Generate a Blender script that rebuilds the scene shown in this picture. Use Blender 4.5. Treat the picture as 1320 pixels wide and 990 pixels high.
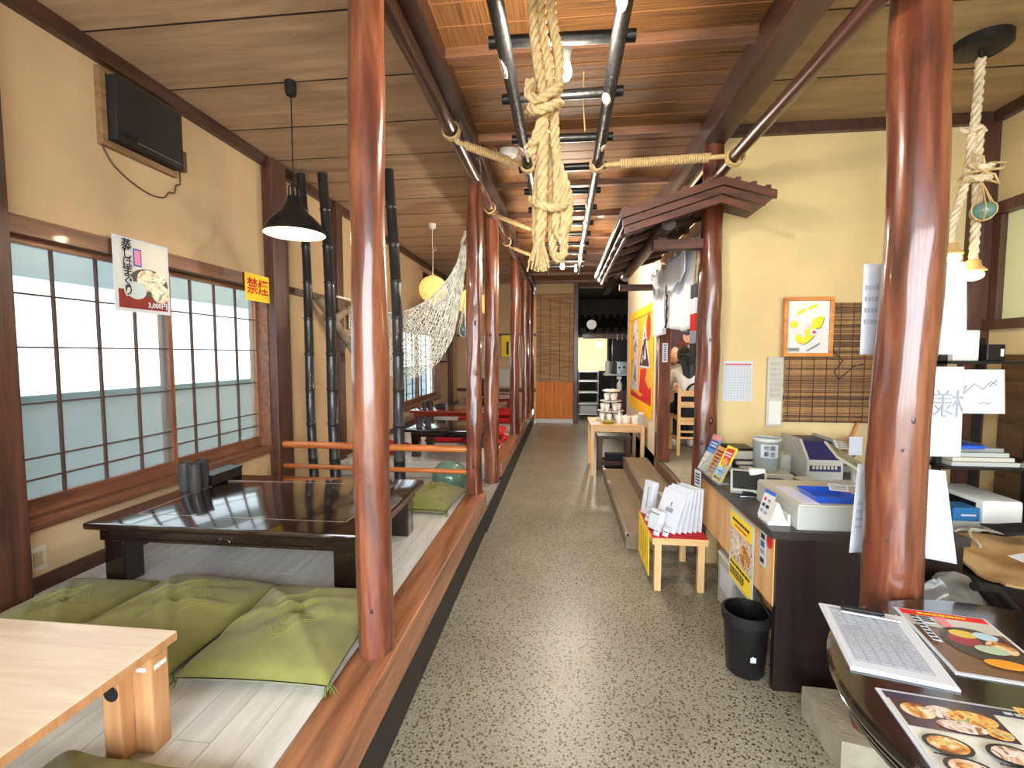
import bpy, bmesh, math, random
from math import sin, cos, pi, radians, sqrt
from mathutils import Vector, Matrix, noise as mnoise

for o in list(bpy.data.objects):
    bpy.data.objects.remove(o)
SC = bpy.context.scene
COL = SC.collection
random.seed(7)

# ------------------------------------------------------------------ camera
cam_d = bpy.data.cameras.new('camera')
cam_d.sensor_width = 36.0
cam_d.lens = 600.0 / 1320.0 * 36.0
cam_d.clip_start = 0.03
CAM = bpy.data.objects.new('camera', cam_d)
COL.objects.link(CAM)
CAM.matrix_world = Matrix(((0.99402809, -0.0068974, 0.10890626, 0.0),
                           (0.10912445, 0.06282923, -0.99204049, 0.0),
                           (0.0, 0.99800046, 0.0632067, 1.5),
                           (0, 0, 0, 1)))
SC.camera = CAM

# ------------------------------------------------------------------ daylight and exposure
W = bpy.data.worlds.new('overcast_sky')
SC.world = W
W.use_nodes = True
bg = W.node_tree.nodes['Background']
bg.inputs[0].default_value = (0.95, 0.97, 1.0, 1)
bg.inputs[1].default_value = 19.0
SC.view_settings.view_transform = 'Standard'
SC.view_settings.look = 'None'
SC.view_settings.gamma = 1.0
SC.view_settings.use_curve_mapping = False
SC.view_settings.exposure = 0.0


def portal(name, loc, rot, sx, sy):
    l = bpy.data.lights.new(name, 'AREA')
    l.shape = 'RECTANGLE'
    l.size, l.size_y = sx, sy
    l.cycles.is_portal = True
    o = bpy.data.objects.new(name, l)
    o.location, o.rotation_euler = loc, rot
    COL.objects.link(o)


portal('daylight_portal', (-2.64, 2.8, 1.42), (0, radians(-90), 0), 1.3, 1.95)
portal('daylight_portal', (-2.64, 8.1, 1.3), (0, radians(-90), 0), 1.4, 2.5)
portal('daylight_portal', (0.2, -1.75, 1.42), (radians(90), 0, 0), 4.9, 2.7)


def bulb_light(loc, power, col, r, parent=None, name='bulb_light'):
    l = bpy.data.lights.new(name, 'POINT')
    l.energy, l.color, l.shadow_soft_size = power, col, r
    o = bpy.data.objects.new(name, l)
    o.location = loc
    COL.objects.link(o)
    if parent:
        o.parent = parent
        o.location = Vector(loc) - parent.location
    return o


# ------------------------------------------------------------------ materials
def lin(c):
    r = []
    for v in c[:3]:
        v /= 255.0
        r.append(v / 12.92 if v <= 0.04045 else ((v + 0.055) / 1.055) ** 2.4)
    return (r[0], r[1], r[2], 1.0)


def nodes_of(m):
    return m.node_tree.nodes, m.node_tree.links


def base(name):
    m = bpy.data.materials.new(name)
    m.use_nodes = True
    n, l = nodes_of(m)
    return m, n, l, n['Principled BSDF']


def coords(n, l, scale=(1, 1, 1), kind='Object', rot=(0, 0, 0)):
    tc = n.new('ShaderNodeTexCoord')
    mp = n.new('ShaderNodeMapping')
    mp.inputs['Scale'].default_value = scale
    mp.inputs['Rotation'].default_value = rot
    l.new(tc.outputs[kind], mp.inputs[0])
    return mp.outputs[0]


def ramp(n, l, fac, stops):
    r = n.new('ShaderNodeValToRGB')
    e = r.color_ramp.elements
    while len(e) < len(stops):
        e.new(0.5)
    for i, (p, c) in enumerate(stops):
        e[i].position = p
        e[i].color = c
    l.new(fac, r.inputs[0])
    return r.outputs[0]


def bump(n, l, h, bsdf, strength, dist=0.01):
    b = n.new('ShaderNodeBump')
    b.inputs['Strength'].default_value = strength
    b.inputs['Distance'].default_value = dist
    l.new(h, b.inputs['Height'])
    l.new(b.outputs[0], bsdf.inputs['Normal'])


def mat(name, col, rough=0.6, metal=0.0, var=0.0, vscale=6.0, bmp=0.0, bscale=60.0, coat=0.0, emit=None, estr=0.0,
        trans=0.0, ior=1.45, stretch=(1, 1, 1), sheen=0.0):
    m, n, l, b = base(name)
    c = lin(col)
    b.inputs['Base Color'].default_value = c
    b.inputs['Roughness'].default_value = rough
    b.inputs['Metallic'].default_value = metal
    b.inputs['Coat Weight'].default_value = coat
    b.inputs['Coat Roughness'].default_value = 0.08
    b.inputs['Transmission Weight'].default_value = trans
    b.inputs['IOR'].default_value = ior
    b.inputs['Sheen Weight'].default_value = sheen
    if emit:
        b.inputs['Emission Color'].default_value = lin(emit)
        b.inputs['Emission Strength'].default_value = estr
    if var or bmp:
        v = coords(n, l, stretch)
        if var:
            t = n.new('ShaderNodeTexNoise')
            t.inputs['Scale'].default_value = vscale
            t.inputs['Detail'].default_value = 6
            l.new(v, t.inputs['Vector'])
            lo = tuple(x * (1 - var) for x in c[:3]) + (1,)
            hi = tuple(min(1, x * (1 + var)) for x in c[:3]) + (1,)
            l.new(ramp(n, l, t.outputs[0], [(0.3, lo), (0.7, hi)]), b.inputs['Base Color'])
        if bmp:
            t2 = n.new('ShaderNodeTexNoise')
            t2.inputs['Scale'].default_value = bscale
            t2.inputs['Detail'].default_value = 4
            l.new(v, t2.inputs['Vector'])
            bump(n, l, t2.outputs[0], b, bmp)
    return m


def wood(name, dark, light, axis='Y', rough=0.4, coat=0.0, scale=1.0, bmp=0.15, mid=None, streak=14.0):
    m, n, l, b = base(name)
    s = [streak * scale] * 3
    s['XYZ'.index(axis)] = 1.1 * scale
    v = coords(n, l, tuple(s))
    t = n.new('ShaderNodeTexNoise')
    t.inputs['Scale'].default_value = 1.6
    t.inputs['Detail'].default_value = 9
    t.inputs['Roughness'].default_value = 0.62
    t.inputs['Distortion'].default_value = 0.5
    l.new(v, t.inputs['Vector'])
    st = [(0.32, lin(dark)), (0.68, lin(light))]
    if mid:
        st.insert(1, (0.5, lin(mid)))
    l.new(ramp(n, l, t.outputs[0], st), b.inputs['Base Color'])
    b.inputs['Roughness'].default_value = rough
    b.inputs['Coat Weight'].default_value = coat
    b.inputs['Coat Roughness'].default_value = 0.07
    if bmp:
        bump(n, l, t.outputs[0], b, bmp, 0.006)
    return m


M = {}
M['plaster'] = mat('cream_plaster', (194, 167, 130), 0.9, var=0.06, vscale=3, bmp=0.25, bscale=140)
M['yellow'] = mat('yellow_plaster', (212, 188, 138), 0.9, var=0.07, vscale=2.5, bmp=0.3, bscale=60)
M['pole'] = wood('varnished_log', (64, 34, 24), (144, 88, 58), 'Z', 0.3, 0.7, 1.0, 0.3, (106, 54, 36), 9.0)
M['pole_dark'] = wood('dark_varnished_log', (56, 26, 18), (124, 64, 42), 'Z', 0.3, 0.6, 1.0, 0.3, None, 9.0)
M['rail'] = wood('amber_log', (140, 66, 26), (206, 122, 56), 'X', 0.3, 0.6)
M['sill'] = wood('amber_beam', (104, 60, 38), (172, 112, 74), 'Y', 0.35, 0.3, 1.0)
M['riser'] = mat('dark_riser', (38, 34, 32), 0.6, var=0.2, vscale=8)
M['beam'] = wood('dark_beam', (42, 25, 19), (80, 48, 36), 'Y', 0.45, 0.3)
M['beam_log'] = wood('dark_log_beam', (38, 20, 15), (84, 46, 33), 'Y', 0.3, 0.4)
M['post'] = wood('dark_post', (50, 29, 22), (94, 56, 42), 'Z', 0.45, 0.2)
M['xbeam'] = wood('cross_beam', (88, 56, 38), (142, 98, 68), 'X', 0.45, 0.1)
M['frame'] = wood('window_wood', (84, 50, 36), (134, 88, 62), 'Y', 0.45, 0.1)
M['frame_z'] = wood('window_wood_upright', (96, 58, 40), (156, 102, 70), 'Z', 0.45, 0.1)
M['lattice'] = mat('lattice_wood', (74, 52, 42), 0.6)
M['board'] = wood('ceiling_wood', (150, 122, 98), (192, 162, 132), 'X', 0.6, 0.0, 0.55, 0.08, streak=10)
M['board_r'] = wood('ceiling_wood_tan', (140, 116, 84), (180, 152, 112), 'X', 0.6, 0.0, 0.55, 0.08, streak=10)
M['lacquer'] = wood('black_lacquer', (16, 9, 8), (34, 20, 16), 'X', 0.12, 0.8, 1.0, 0.0)
M['lacquer_red'] = wood('red_lacquer', (86, 24, 14), (136, 52, 30), 'X', 0.15, 0.8, 1.0, 0.0)
M['ply'] = wood('light_table_wood', (200, 176, 150), (224, 206, 184), 'X', 0.4, 0.15, 1.0, 0.03)
M['ply_leg'] = wood('light_leg_wood', (168, 118, 76), (200, 150, 104), 'Z', 0.45, 0.1, 1.0, 0.03)
M['pine'] = wood('pine', (206, 160, 104), (232, 194, 140), 'Z', 0.5, 0.05, 1.0, 0.05)
M['pine_x'] = wood('pine_board', (202, 154, 98), (230, 190, 136), 'X', 0.5, 0.05, 1.0, 0.05)
M['bamboo'] = mat('black_bamboo', (40, 40, 42), 0.35, var=0.35, vscale=5, coat=0.3, stretch=(4, 4, 1))
M['ladder'] = mat('black_paint', (15, 15, 16), 0.42, var=0.3, vscale=12, bmp=0.4, bscale=30, coat=0.08)
M['rope'] = mat('manila_rope', (202, 172, 122), 0.85, var=0.22, vscale=40, bmp=0.5, bscale=220)
M['rope_pale'] = mat('pale_rope', (214, 196, 164), 0.85, var=0.2, vscale=40, bmp=0.4, bscale=220)
M['net'] = mat('net_cord', (232, 226, 212), 0.9, var=0.3, vscale=20)
M['white'] = mat('white_plastic', (216, 216, 212), 0.4)
M['offwhite'] = mat('offwhite_plastic', (190, 186, 172), 0.45)
M['grey'] = mat('grey_plastic', (174, 176, 171), 0.45)
M['paper'] = mat('white_paper', (200, 204, 213), 0.8)
M['black'] = mat('black_plastic', (20, 20, 21), 0.4)
M['blackm'] = mat('matt_black', (16, 15, 15), 0.7)
M['chrome'] = mat('chrome', (220, 220, 220), 0.15, 1.0)
M['steel'] = mat('brushed_steel', (186, 190, 192), 0.3, 1.0)
M['green'] = mat('green_cushion', (118, 116, 58), 0.95, var=0.16, vscale=9, bmp=0.35, bscale=260, sheen=0.2)
M['green_pattern'] = mat('cushion_weave', (136, 138, 68), 0.95)
M['thread'] = mat('green_thread', (86, 104, 38), 0.9)
M['red_c'] = mat('red_cushion', (176, 22, 30), 0.9, var=0.15, vscale=9, bmp=0.3, bscale=200)
M['red'] = mat('red_cloth', (190, 32, 34), 0.8)
M['yellow_p'] = mat('yellow_print', (248, 214, 46), 0.7)
M['red_p'] = mat('red_print', (206, 40, 34), 0.7)
M['ink'] = mat('black_ink', (34, 32, 34), 0.7)
M['greyink'] = mat('grey_ink', (140, 142, 150), 0.8)
M['bluep'] = mat('blue_print', (40, 92, 178), 0.7)
M['blue_tray'] = mat('blue_plastic', (34, 84, 196), 0.3)
M['navy'] = mat('navy_plastic', (26, 30, 86), 0.4)
M['maroon'] = mat('maroon_print', (126, 40, 34), 0.7)
M['skin'] = mat('skin', (214, 168, 140), 0.6)
M['hair'] = mat('black_hair', (18, 15, 15), 0.45)
M['cloth_white'] = mat('white_cotton', (226, 226, 220), 0.9, bmp=0.3, bscale=50)
M['cloth_dark'] = mat('dark_cotton', (24, 25, 34), 0.9)
M['noren'] = mat('noren_cotton', (232, 234, 242), 0.95, bmp=0.3, bscale=14)
M['concrete'] = mat('concrete', (150, 142, 124), 0.85, var=0.15, vscale=14, bmp=0.4, bscale=80)
M['stone'] = mat('grey_gravel', (150, 146, 140), 0.9, var=0.4, vscale=60, bmp=0.8, bscale=90)
M['wainscot'] = wood('orange_wainscot', (206, 104, 24), (240, 142, 48), 'Z', 0.6, 0.0)
M['driftwood'] = mat('driftwood', (150, 134, 112), 0.9, var=0.3, vscale=6, bmp=0.5, bscale=30)
M['kraft'] = mat('kraft_paper', (176, 142, 96), 0.85, var=0.06)
M['dark_room'] = mat('dark_plank', (34, 28, 26), 0.7, var=0.3, vscale=5)
M['counter_dark'] = wood('dark_laminate', (22, 14, 13), (38, 26, 24), 'Z', 0.35, 0.2, 1.0, 0.0)
M['counter_top'] = mat('dark_worktop', (46, 40, 38), 0.35)
M['counter_ply'] = wood('counter_plywood', (192, 142, 86), (222, 178, 122), 'Z', 0.55, 0.0, 0.6, 0.02)
M['step'] = mat('stone_step', (128, 112, 90), 0.6, var=0.15, vscale=20)
M['brass'] = mat('aluminium_strip', (170, 166, 158), 0.35, 0.9)
M['lantern'] = mat('lantern_paper', (250, 214, 120), 0.8, emit=(255, 210, 122), estr=0.75)
M['bulb'] = mat('lit_bulb', (255, 244, 220), 0.4, emit=(255, 240, 214), estr=14)
M['bulb_w'] = mat('warm_lit_bulb', (255, 224, 170), 0.4, emit=(255, 206, 130), estr=12)
M['lampshade_in'] = mat('cream_enamel', (250, 240, 210), 0.5)
M['yglass'] = mat('lit_service_window', (240, 235, 200), 0.5, emit=(255, 232, 176), estr=1.0)


def glassy(name, col, rough=0.02):
    m, n, l, b = base(name)
    b.inputs['Base Color'].default_value = lin(col)
    b.inputs['Roughness'].default_value = rough
    tr = n.new('ShaderNodeBsdfTransparent')
    tr.inputs[0].default_value = lin(col)
    mx = n.new('ShaderNodeMixShader')
    mx.inputs[0].default_value = 0.28
    l.new(tr.outputs[0], mx.inputs[1])
    l.new(b.outputs[0], mx.inputs[2])
    l.new(mx.outputs[0], n['Material Output'].inputs[0])
    return m


M['pane'] = glassy('frosted_pane', (176, 182, 184), 0.35)
M['clear'] = glassy('clear_acrylic', (226, 232, 234), 0.08)
M['smoke_glass'] = glassy('smoky_tumbler', (120, 116, 118), 0.05)
M['entry_glass'] = glassy('entrance_glass', (244, 248, 250), 0.02)
M['entry_glass'].node_tree.nodes['Mix Shader'].inputs[0].default_value = 0.06
M['float'] = mat('green_float_glass', (96, 128, 116), 0.1, coat=0.5, var=0.2, vscale=4)


def terrazzo():
    m, n, l, b = base('terrazzo_floor')
    v = coords(n, l)
    vo = n.new('ShaderNodeTexVoronoi')
    vo.inputs['Scale'].default_value = 62
    l.new(v, vo.inputs['Vector'])
    no = n.new('ShaderNodeTexNoise')
    no.inputs['Scale'].default_value = 2.0
    no.inputs['Detail'].default_value = 3
    l.new(v, no.inputs['Vector'])
    no2 = n.new('ShaderNodeTexNoise')
    no2.inputs['Scale'].default_value = 120
    no2.inputs['Detail'].default_value = 4
    l.new(v, no2.inputs['Vector'])
    body = ramp(n, l, no2.outputs[0], [(0.3, lin((114, 108, 90))), (0.7, lin((174, 168, 150)))])
    spots = ramp(n, l, vo.outputs['Distance'], [(0.2, (0, 0, 0, 1)), (0.42, (1, 1, 1, 1))])
    mx = n.new('ShaderNodeMix')
    mx.data_type = 'RGBA'
    l.new(spots, mx.inputs[0])
    mx.inputs[6].default_value = lin((60, 53, 43))
    l.new(body, mx.inputs[7])
    mx2 = n.new('ShaderNodeMix')
    mx2.data_type = 'RGBA'
    mx2.blend_type = 'MULTIPLY'
    mx2.inputs[0].default_value = 1.0
    l.new(mx.outputs[2], mx2.inputs[6])
    l.new(ramp(n, l, no.outputs[0], [(0.3, (0.78, 0.76, 0.72, 1)), (0.7, (1, 1, 1, 1))]), mx2.inputs[7])
    l.new(mx2.outputs[2], b.inputs['Base Color'])
    b.inputs['Roughness'].default_value = 0.36
    return m


def reed(name, dark, light, axis='Y', scale=1.0, bandscale=9.0):
    # fine reeds laid side by side, with stitching lines across
    m, n, l, b = base(name)
    s = [3.0, 3.0, 3.0]
    s['XYZ'.index(axis)] = 130 * scale
    v = coords(n, l, tuple(s))
    t = n.new('ShaderNodeTexNoise')
    t.inputs['Scale'].default_value = 1.0
    t.inputs['Detail'].default_value = 4
    l.new(v, t.inputs['Vector'])
    l.new(ramp(n, l, t.outputs[0], [(0.3, lin(dark)), (0.7, lin(light))]), b.inputs['Base Color'])
    b.inputs['Roughness'].default_value = 0.6
    bump(n, l, t.outputs[0], b, 0.6, 0.01)
    return m


M['terrazzo'] = terrazzo()
M['mat_y'] = reed('reed_matting', (84, 54, 26), (146, 98, 52), 'Y')
M['mat_x'] = reed('reed_matting_cross', (88, 56, 28), (150, 100, 54), 'X')
M['blind_pale'] = reed('pale_reed_blind', (128, 92, 58), (206, 160, 108), 'Z', 0.6)
M['blind'] = reed('bamboo_blind', (74, 46, 24), (172, 118, 68), 'Z', 0.6)
M['plank_mats'] = [wood('grey_plank_%s' % k, d, li, 'Y', 0.4, 0.1, 1.0, 0.03) for k, d, li in
                   (('pale', (194, 193, 189), (220, 219, 215)), ('mid', (186, 185, 181), (212, 211, 207)),
                    ('warm', (190, 187, 180), (222, 220, 214)))]


def photo(name, cols, scale=18.0):
    # a printed food picture: patches of colour
    m, n, l, b = base(name)
    v = coords(n, l)
    no = n.new('ShaderNodeTexNoise')
    no.inputs['Scale'].default_value = scale * 0.5
    no.inputs['Detail'].default_value = 2
    no.inputs['Distortion'].default_value = 2.0
    l.new(v, no.inputs['Vector'])
    st = [(0.25 + 0.5 * i / (len(cols) - 1), lin(c)) for i, c in enumerate(cols)]
    l.new(ramp(n, l, no.outputs[0], st), b.inputs['Base Color'])
    b.inputs['Roughness'].default_value = 0.3
    return m


M['clam'] = photo('clam_photo', [(90, 84, 74), (190, 190, 170), (236, 232, 214), (180, 150, 110), (226, 222, 206)], 22)
M['food'] = photo('dish_photo', [(52, 30, 22), (150, 70, 34), (206, 150, 70), (228, 214, 186), (110, 130, 60)], 40)
M['food2'] = photo('seafood_photo', [(86, 40, 34), (200, 160, 130), (222, 214, 206), (150, 90, 60), (90, 110, 90)], 46)
M['food3'] = photo('fried_photo', [(64, 40, 26), (196, 120, 50), (236, 190, 110), (120, 130, 70), (230, 226, 214)], 60)


# ------------------------------------------------------------------ mesh building
class MB:
    def __init__(s):
        s.v, s.f = [], []

    def add(s, vs, fs):
        k = len(s.v)
        s.v += [tuple(v) for v in vs]
        s.f += [tuple(i + k for i in f) for f in fs]
        return s

    def box(s, x0, x1, y0, y1, z0, z1):
        return s.add([(x0, y0, z0), (x1, y0, z0), (x1, y1, z0), (x0, y1, z0), (x0, y0, z1), (x1, y0, z1), (x1, y1, z1), (x0, y1, z1)],
                     [(0, 3, 2, 1), (4, 5, 6, 7), (0, 1, 5, 4), (1, 2, 6, 5), (2, 3, 7, 6), (3, 0, 4, 7)])

    def bbox(s, x0, x1, y0, y1, z0, z1, b=0.006):
        # box with chamfered edges
        bm = bmesh.new()
        t = MB().box(x0, x1, y0, y1, z0, z1)
        vs = [bm.verts.new(v) for v in t.v]
        for f in t.f:
            bm.faces.new([vs[i] for i in f])
        b = min(b, 0.45 * min(x1 - x0, y1 - y0, z1 - z0))
        bmesh.ops.bevel(bm, geom=bm.edges[:], offset=b, segments=2, affect='EDGES', profile=0.6)
        bm.verts.index_update()
        s.add([v.co[:] for v in bm.verts], [[v.index for v in f.verts] for f in bm.faces])
        bm.free()
        return s

    def prism(s, pts, z0, z1, axis='Z'):
        n = len(pts)

        def P(a, b, c):
            return (a, b, c) if axis == 'Z' else ((c, a, b) if axis == 'X' else (a, c, b))
        vs = [P(a, b, z0) for a, b in pts] + [P(a, b, z1) for a, b in pts]
        fs = [tuple(range(n - 1, -1, -1)), tuple(range(n, 2 * n))] + [(i, (i + 1) % n, n + (i + 1) % n, n + i) for i in range(n)]
        return s.add(vs, fs)

    def tube(s, pts, r, seg=8, caps=True, closed=False):
        pts = [Vector(p) for p in pts]
        n = len(pts)
        rs = r if isinstance(r, (list, tuple)) else [r] * n
        vs, fs = [], []
        prev = None
        for i, p in enumerate(pts):
            if closed:
                d = pts[(i + 1) % n] - pts[i - 1]
            else:
                d = pts[min(i + 1, n - 1)] - pts[max(i - 1, 0)]
            if d.length < 1e-9:
                d = Vector((0, 0, 1))
            d.normalize()
            if prev is None:
                a = Vector((0, 0, 1)) if abs(d.z) < 0.9 else Vector((1, 0, 0))
                u = d.cross(a).normalized()
            else:
                u = (prev - d * prev.dot(d))
                u = u.normalized() if u.length > 1e-6 else d.orthogonal().normalized()
            prev = u
            w = d.cross(u)
            for k in range(seg):
                a = 2 * pi * k / seg
                vs.append(p + (u * cos(a) + w * sin(a)) * rs[i])
        m = n if closed else n - 1
        for i in range(m):
            for k in range(seg):
                a, b = i * seg + k, i * seg + (k + 1) % seg
                c, e = ((i + 1) % n) * seg + (k + 1) % seg, ((i + 1) % n) * seg + k
                fs.append((a, b, c, e))
        if caps and not closed:
            fs.append(tuple(range(seg - 1, -1, -1)))
            fs.append(tuple((n - 1) * seg + k for k in range(seg)))
        return s.add(vs, fs)

    def lathe(s, prof, c=(0, 0, 0), seg=24, caps=True):
        vs, fs = [], []
        for r, z in prof:
            for k in range(seg):
                a = 2 * pi * k / seg
                vs.append((c[0] + r * cos(a), c[1] + r * sin(a), c[2] + z))
        for i in range(len(prof) - 1):
            for k in range(seg):
                fs.append((i * seg + k, i * seg + (k + 1) % seg, (i + 1) * seg + (k + 1) % seg, (i + 1) * seg + k))
        if caps:
            if prof[0][0] > 1e-6:
                fs.append(tuple(range(seg - 1, -1, -1)))
            if prof[-1][0] > 1e-6:
                fs.append(tuple((len(prof) - 1) * seg + k for k in range(seg)))
        return s.add(vs, fs)

    def ball(s, c, r, seg=20, rings=12, sz=1.0):
        return s.lathe([(max(1e-4, r * sin(pi * i / rings)), -r * sz * cos(pi * i / rings)) for i in range(rings + 1)], c, seg, False)

    def sheet(s, fn, nu, nv, thick=0.0):
        # fn(u,v) -> point, u,v in 0..1
        vs = [Vector(fn(i / nu, j / nv)) for j in range(nv + 1) for i in range(nu + 1)]
        w = nu + 1
        fs = [(j * w + i, j * w + i + 1, (j + 1) * w + i + 1, (j + 1) * w + i) for j in range(nv) for i in range(nu)]
        if thick:
            off = []
            for j in range(nv + 1):
                for i in range(nu + 1):
                    a = vs[j * w + min(i + 1, nu)] - vs[j * w + max(i - 1, 0)]
                    b = vs[min(j + 1, nv) * w + i] - vs[max(j - 1, 0) * w + i]
                    off.append(vs[j * w + i] - a.cross(b).normalized() * thick)
            k = len(vs)
            fs += [tuple(x + k for x in reversed(f)) for f in fs]
            rim = [i for i in range(w)] + [j * w + nu for j in range(1, nv + 1)] + [nv * w + i for i in range(nu - 1, -1, -1)] + [j * w for j in range(nv - 1, 0, -1)]
            for q in range(len(rim)):
                a, b = rim[q], rim[(q + 1) % len(rim)]
                fs.append((a, a + k, b + k, b))
            vs = vs + off
        return s.add(vs, fs)

    def xf(s, mtx):
        s.v = [tuple(mtx @ Vector(v)) for v in s.v]
        return s

    def mesh(s, name, material, smooth=None):
        me = bpy.data.meshes.new(name)
        me.from_pydata(s.v, [], s.f)
        me.materials.append(M[material] if isinstance(material, str) else material)
        if smooth is not None:
            me.polygons.foreach_set('use_smooth', [True] * len(me.polygons))
            if smooth < 180:
                me.set_sharp_from_angle(angle=radians(smooth))
        me.update()
        return me


def link(name, me, parent=None, world=True):
    o = bpy.data.objects.new(name, me)
    COL.objects.link(o)
    if parent is not None:
        o.parent = parent
        if world:
            p = parent
            off = Vector((0, 0, 0))
            while p is not None:
                off += p.location
                p = p.parent
            o.location = -off
    return o


def part(name, mb, material, parent, smooth=None, world=True):
    return link(name, mb.mesh(name, material, smooth), parent, world)


def tag(o, label, cat, group=None):
    o['label'], o['category'] = label, cat
    if group:
        o['group'] = group
    return o


def thing(name, label, cat, loc=(0, 0, 0), rz=0.0, group=None):
    o = bpy.data.objects.new(name, None)
    o.empty_display_size = 0.05
    o.location = loc
    o.rotation_euler = (0, 0, rz)
    COL.objects.link(o)
    return tag(o, label, cat, group)


def solo(name, mb, material, label, cat, group=None, smooth=None):
    # a thing that is one mesh; origin moved to its base centre
    xs, ys, zs = zip(*mb.v)
    c = Vector(((min(xs) + max(xs)) / 2, (min(ys) + max(ys)) / 2, min(zs)))
    mb.v = [tuple(Vector(v) - c) for v in mb.v]
    o = link(name, mb.mesh(name, material, smooth))
    o.location = c
    return tag(o, label, cat, group)


def struct(name, mb=None, material=None, smooth=None, loc=None, label=None):
    if mb is None:
        o = bpy.data.objects.new(name, None)
        COL.objects.link(o)
        o.empty_display_size = 0.05
    else:
        o = link(name, mb.mesh(name, material, smooth))
    o['kind'] = 'structure'
    if label:
        o['label'] = label
    return o


def copy_tree(o, parent=None):
    c = o.copy()
    COL.objects.link(c)
    c.parent = parent
    for ch in [x for x in o.children]:
        copy_tree(ch, c)
    return c


def text_mesh(s, size, material, align='CENTER', thick=0.0006, line=1.0, bold=0.0):
    cu = bpy.data.curves.new('lettering', 'FONT')
    cu.body = s
    cu.size = size
    cu.align_x = align
    cu.align_y = 'CENTER'
    cu.extrude = thick
    cu.offset = bold
    cu.resolution_u = 2
    cu.space_line = line
    o = bpy.data.objects.new('lettering', cu)
    COL.objects.link(o)
    dg = bpy.context.evaluated_depsgraph_get()
    me = bpy.data.meshes.new_from_object(o.evaluated_get(dg))
    bpy.data.objects.remove(o)
    bpy.data.curves.remove(cu)
    me.name = 'lettering'
    me.materials.clear()
    me.materials.append(M[material])
    return me


def frame_mtx(origin, u, v):
    u, v = Vector(u).normalized(), Vector(v).normalized()
    n = u.cross(v).normalized()
    v = n.cross(u)
    m = Matrix((u, v, n)).transposed().to_4x4()
    m.translation = Vector(origin)
    return m


def printed(o, els, w, h, lift=0.0):
    # flat print on the face of o (local xy, face up z); coordinates are fractions of the sheet
    z = 0.0012 + lift
    for e in els:
        k = e[0]
        z += 0.0006
        if k == 'text':
            _, s, u, v, size, material = e[:6]
            me = text_mesh(s, size, material, bold=e[6] if len(e) > 6 else 0.0, line=e[7] if len(e) > 7 else 1.0)
            c = link('lettering', me, o, False)
            c.location = (u * w, v * h, z)
            if len(e) > 8:
                c.rotation_euler = (0, 0, e[8])
            continue
        mb = MB()
        if k == 'rect':
            _, a, b, c_, d, material = e
            mb.box(a * w, c_ * w, b * h, d * h, z - 0.0008, z)
            nm = 'printed_panel'
        elif k == 'ell':
            _, cx, cy, rx, ry, material = e
            mb.prism([(cx * w + rx * w * cos(2 * pi * i / 20), cy * h + ry * h * sin(2 * pi * i / 20)) for i in range(20)], z - 0.0008, z)
            nm = 'printed_picture'
        elif k == 'poly':
            _, pts, material = e
            mb.prism([(a * w, b * h) for a, b in pts], z - 0.0008, z)
            nm = 'printed_shape'
        elif k == 'lines':
            _, a, b, c_, d, n, material = e
            rr = random.Random(n * 31 + int(a * 100))
            for i in range(n):
                y = (b + (d - b) * (i + 0.5) / n) * h
                t = abs(d - b) * h / n * 0.28
                x = a
                while x < c_ - 0.02:
                    x2 = min(c_, x + rr.uniform(0.05, 0.16) * (c_ - a))
                    mb.box(x * w, x2 * w, y - t, y + t, z - 0.0006, z)
                    x = x2 + 0.03 * (c_ - a)
            nm = 'printed_lines'
        elif k == 'grid':
            _, a, b, c_, d, nx, ny, material = e
            t = 0.0006
            for i in range(nx + 1):
                x = (a + (c_ - a) * i / nx) * w
                mb.box(x - t, x + t, b * h, d * h, z - 0.0006, z)
            for i in range(ny + 1):
                y = (b + (d - b) * i / ny) * h
                mb.box(a * w, c_ * w, y - t, y + t, z - 0.0006, z)
            nm = 'printed_grid'
        part(nm, mb, material, o, world=False)


def sheet(name, label, cat, origin, u, v, w, h, material, els=(), thick=0.002, group=None):
    o = link(name, MB().box(0, w, 0, h, -thick, 0).mesh(name, material))
    o.matrix_world = frame_mtx(origin, u, v)
    tag(o, label, cat, group)
    printed(o, els, w, h)
    return o


def rope_mb(path, r, pitch=None, strands=3, mb=None, step=None):
    # laid rope: strands twisted round a smooth path
    mb = mb or MB()
    P = [Vector(p) for p in path]
    # resample
    L = [0.0]
    for a, b in zip(P, P[1:]):
        L.append(L[-1] + (b - a).length)
    step = step or r * 0.9
    n = max(4, int(L[-1] / step))
    Q = []
    j = 0
    for i in range(n + 1):
        t = L[-1] * i / n
        while j < len(P) - 2 and L[j + 1] < t:
            j += 1
        f = (t - L[j]) / max(1e-9, L[j + 1] - L[j])
        p0, p1, p2, p3 = P[max(j - 1, 0)], P[j], P[j + 1], P[min(j + 2, len(P) - 1)]
        Q.append(0.5 * ((2 * p1) + (-p0 + p2) * f + (2 * p0 - 5 * p1 + 4 * p2 - p3) * f * f + (-p0 + 3 * p1 - 3 * p2 + p3) * f ** 3))
    pitch = pitch or r * 5.2
    prev = None
    fr = []
    for i, p in enumerate(Q):
        d = (Q[min(i + 1, n)] - Q[max(i - 1, 0)]).normalized()
        if prev is None:
            u = d.orthogonal().normalized()
        else:
            u = (prev - d * prev.dot(d))
            u = u.normalized() if u.length > 1e-6 else d.orthogonal().normalized()
        prev = u
        fr.append((p, u, d.cross(u)))
    for s in range(strands):
        pts = []
        for i, (p, u, w) in enumerate(fr):
            a = 2 * pi * (s / strands + L[-1] * i / n / pitch)
            pts.append(p + (u * cos(a) + w * sin(a)) * r * 0.56)
        mb.tube(pts, r * 0.5, 6)
    return mb


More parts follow.
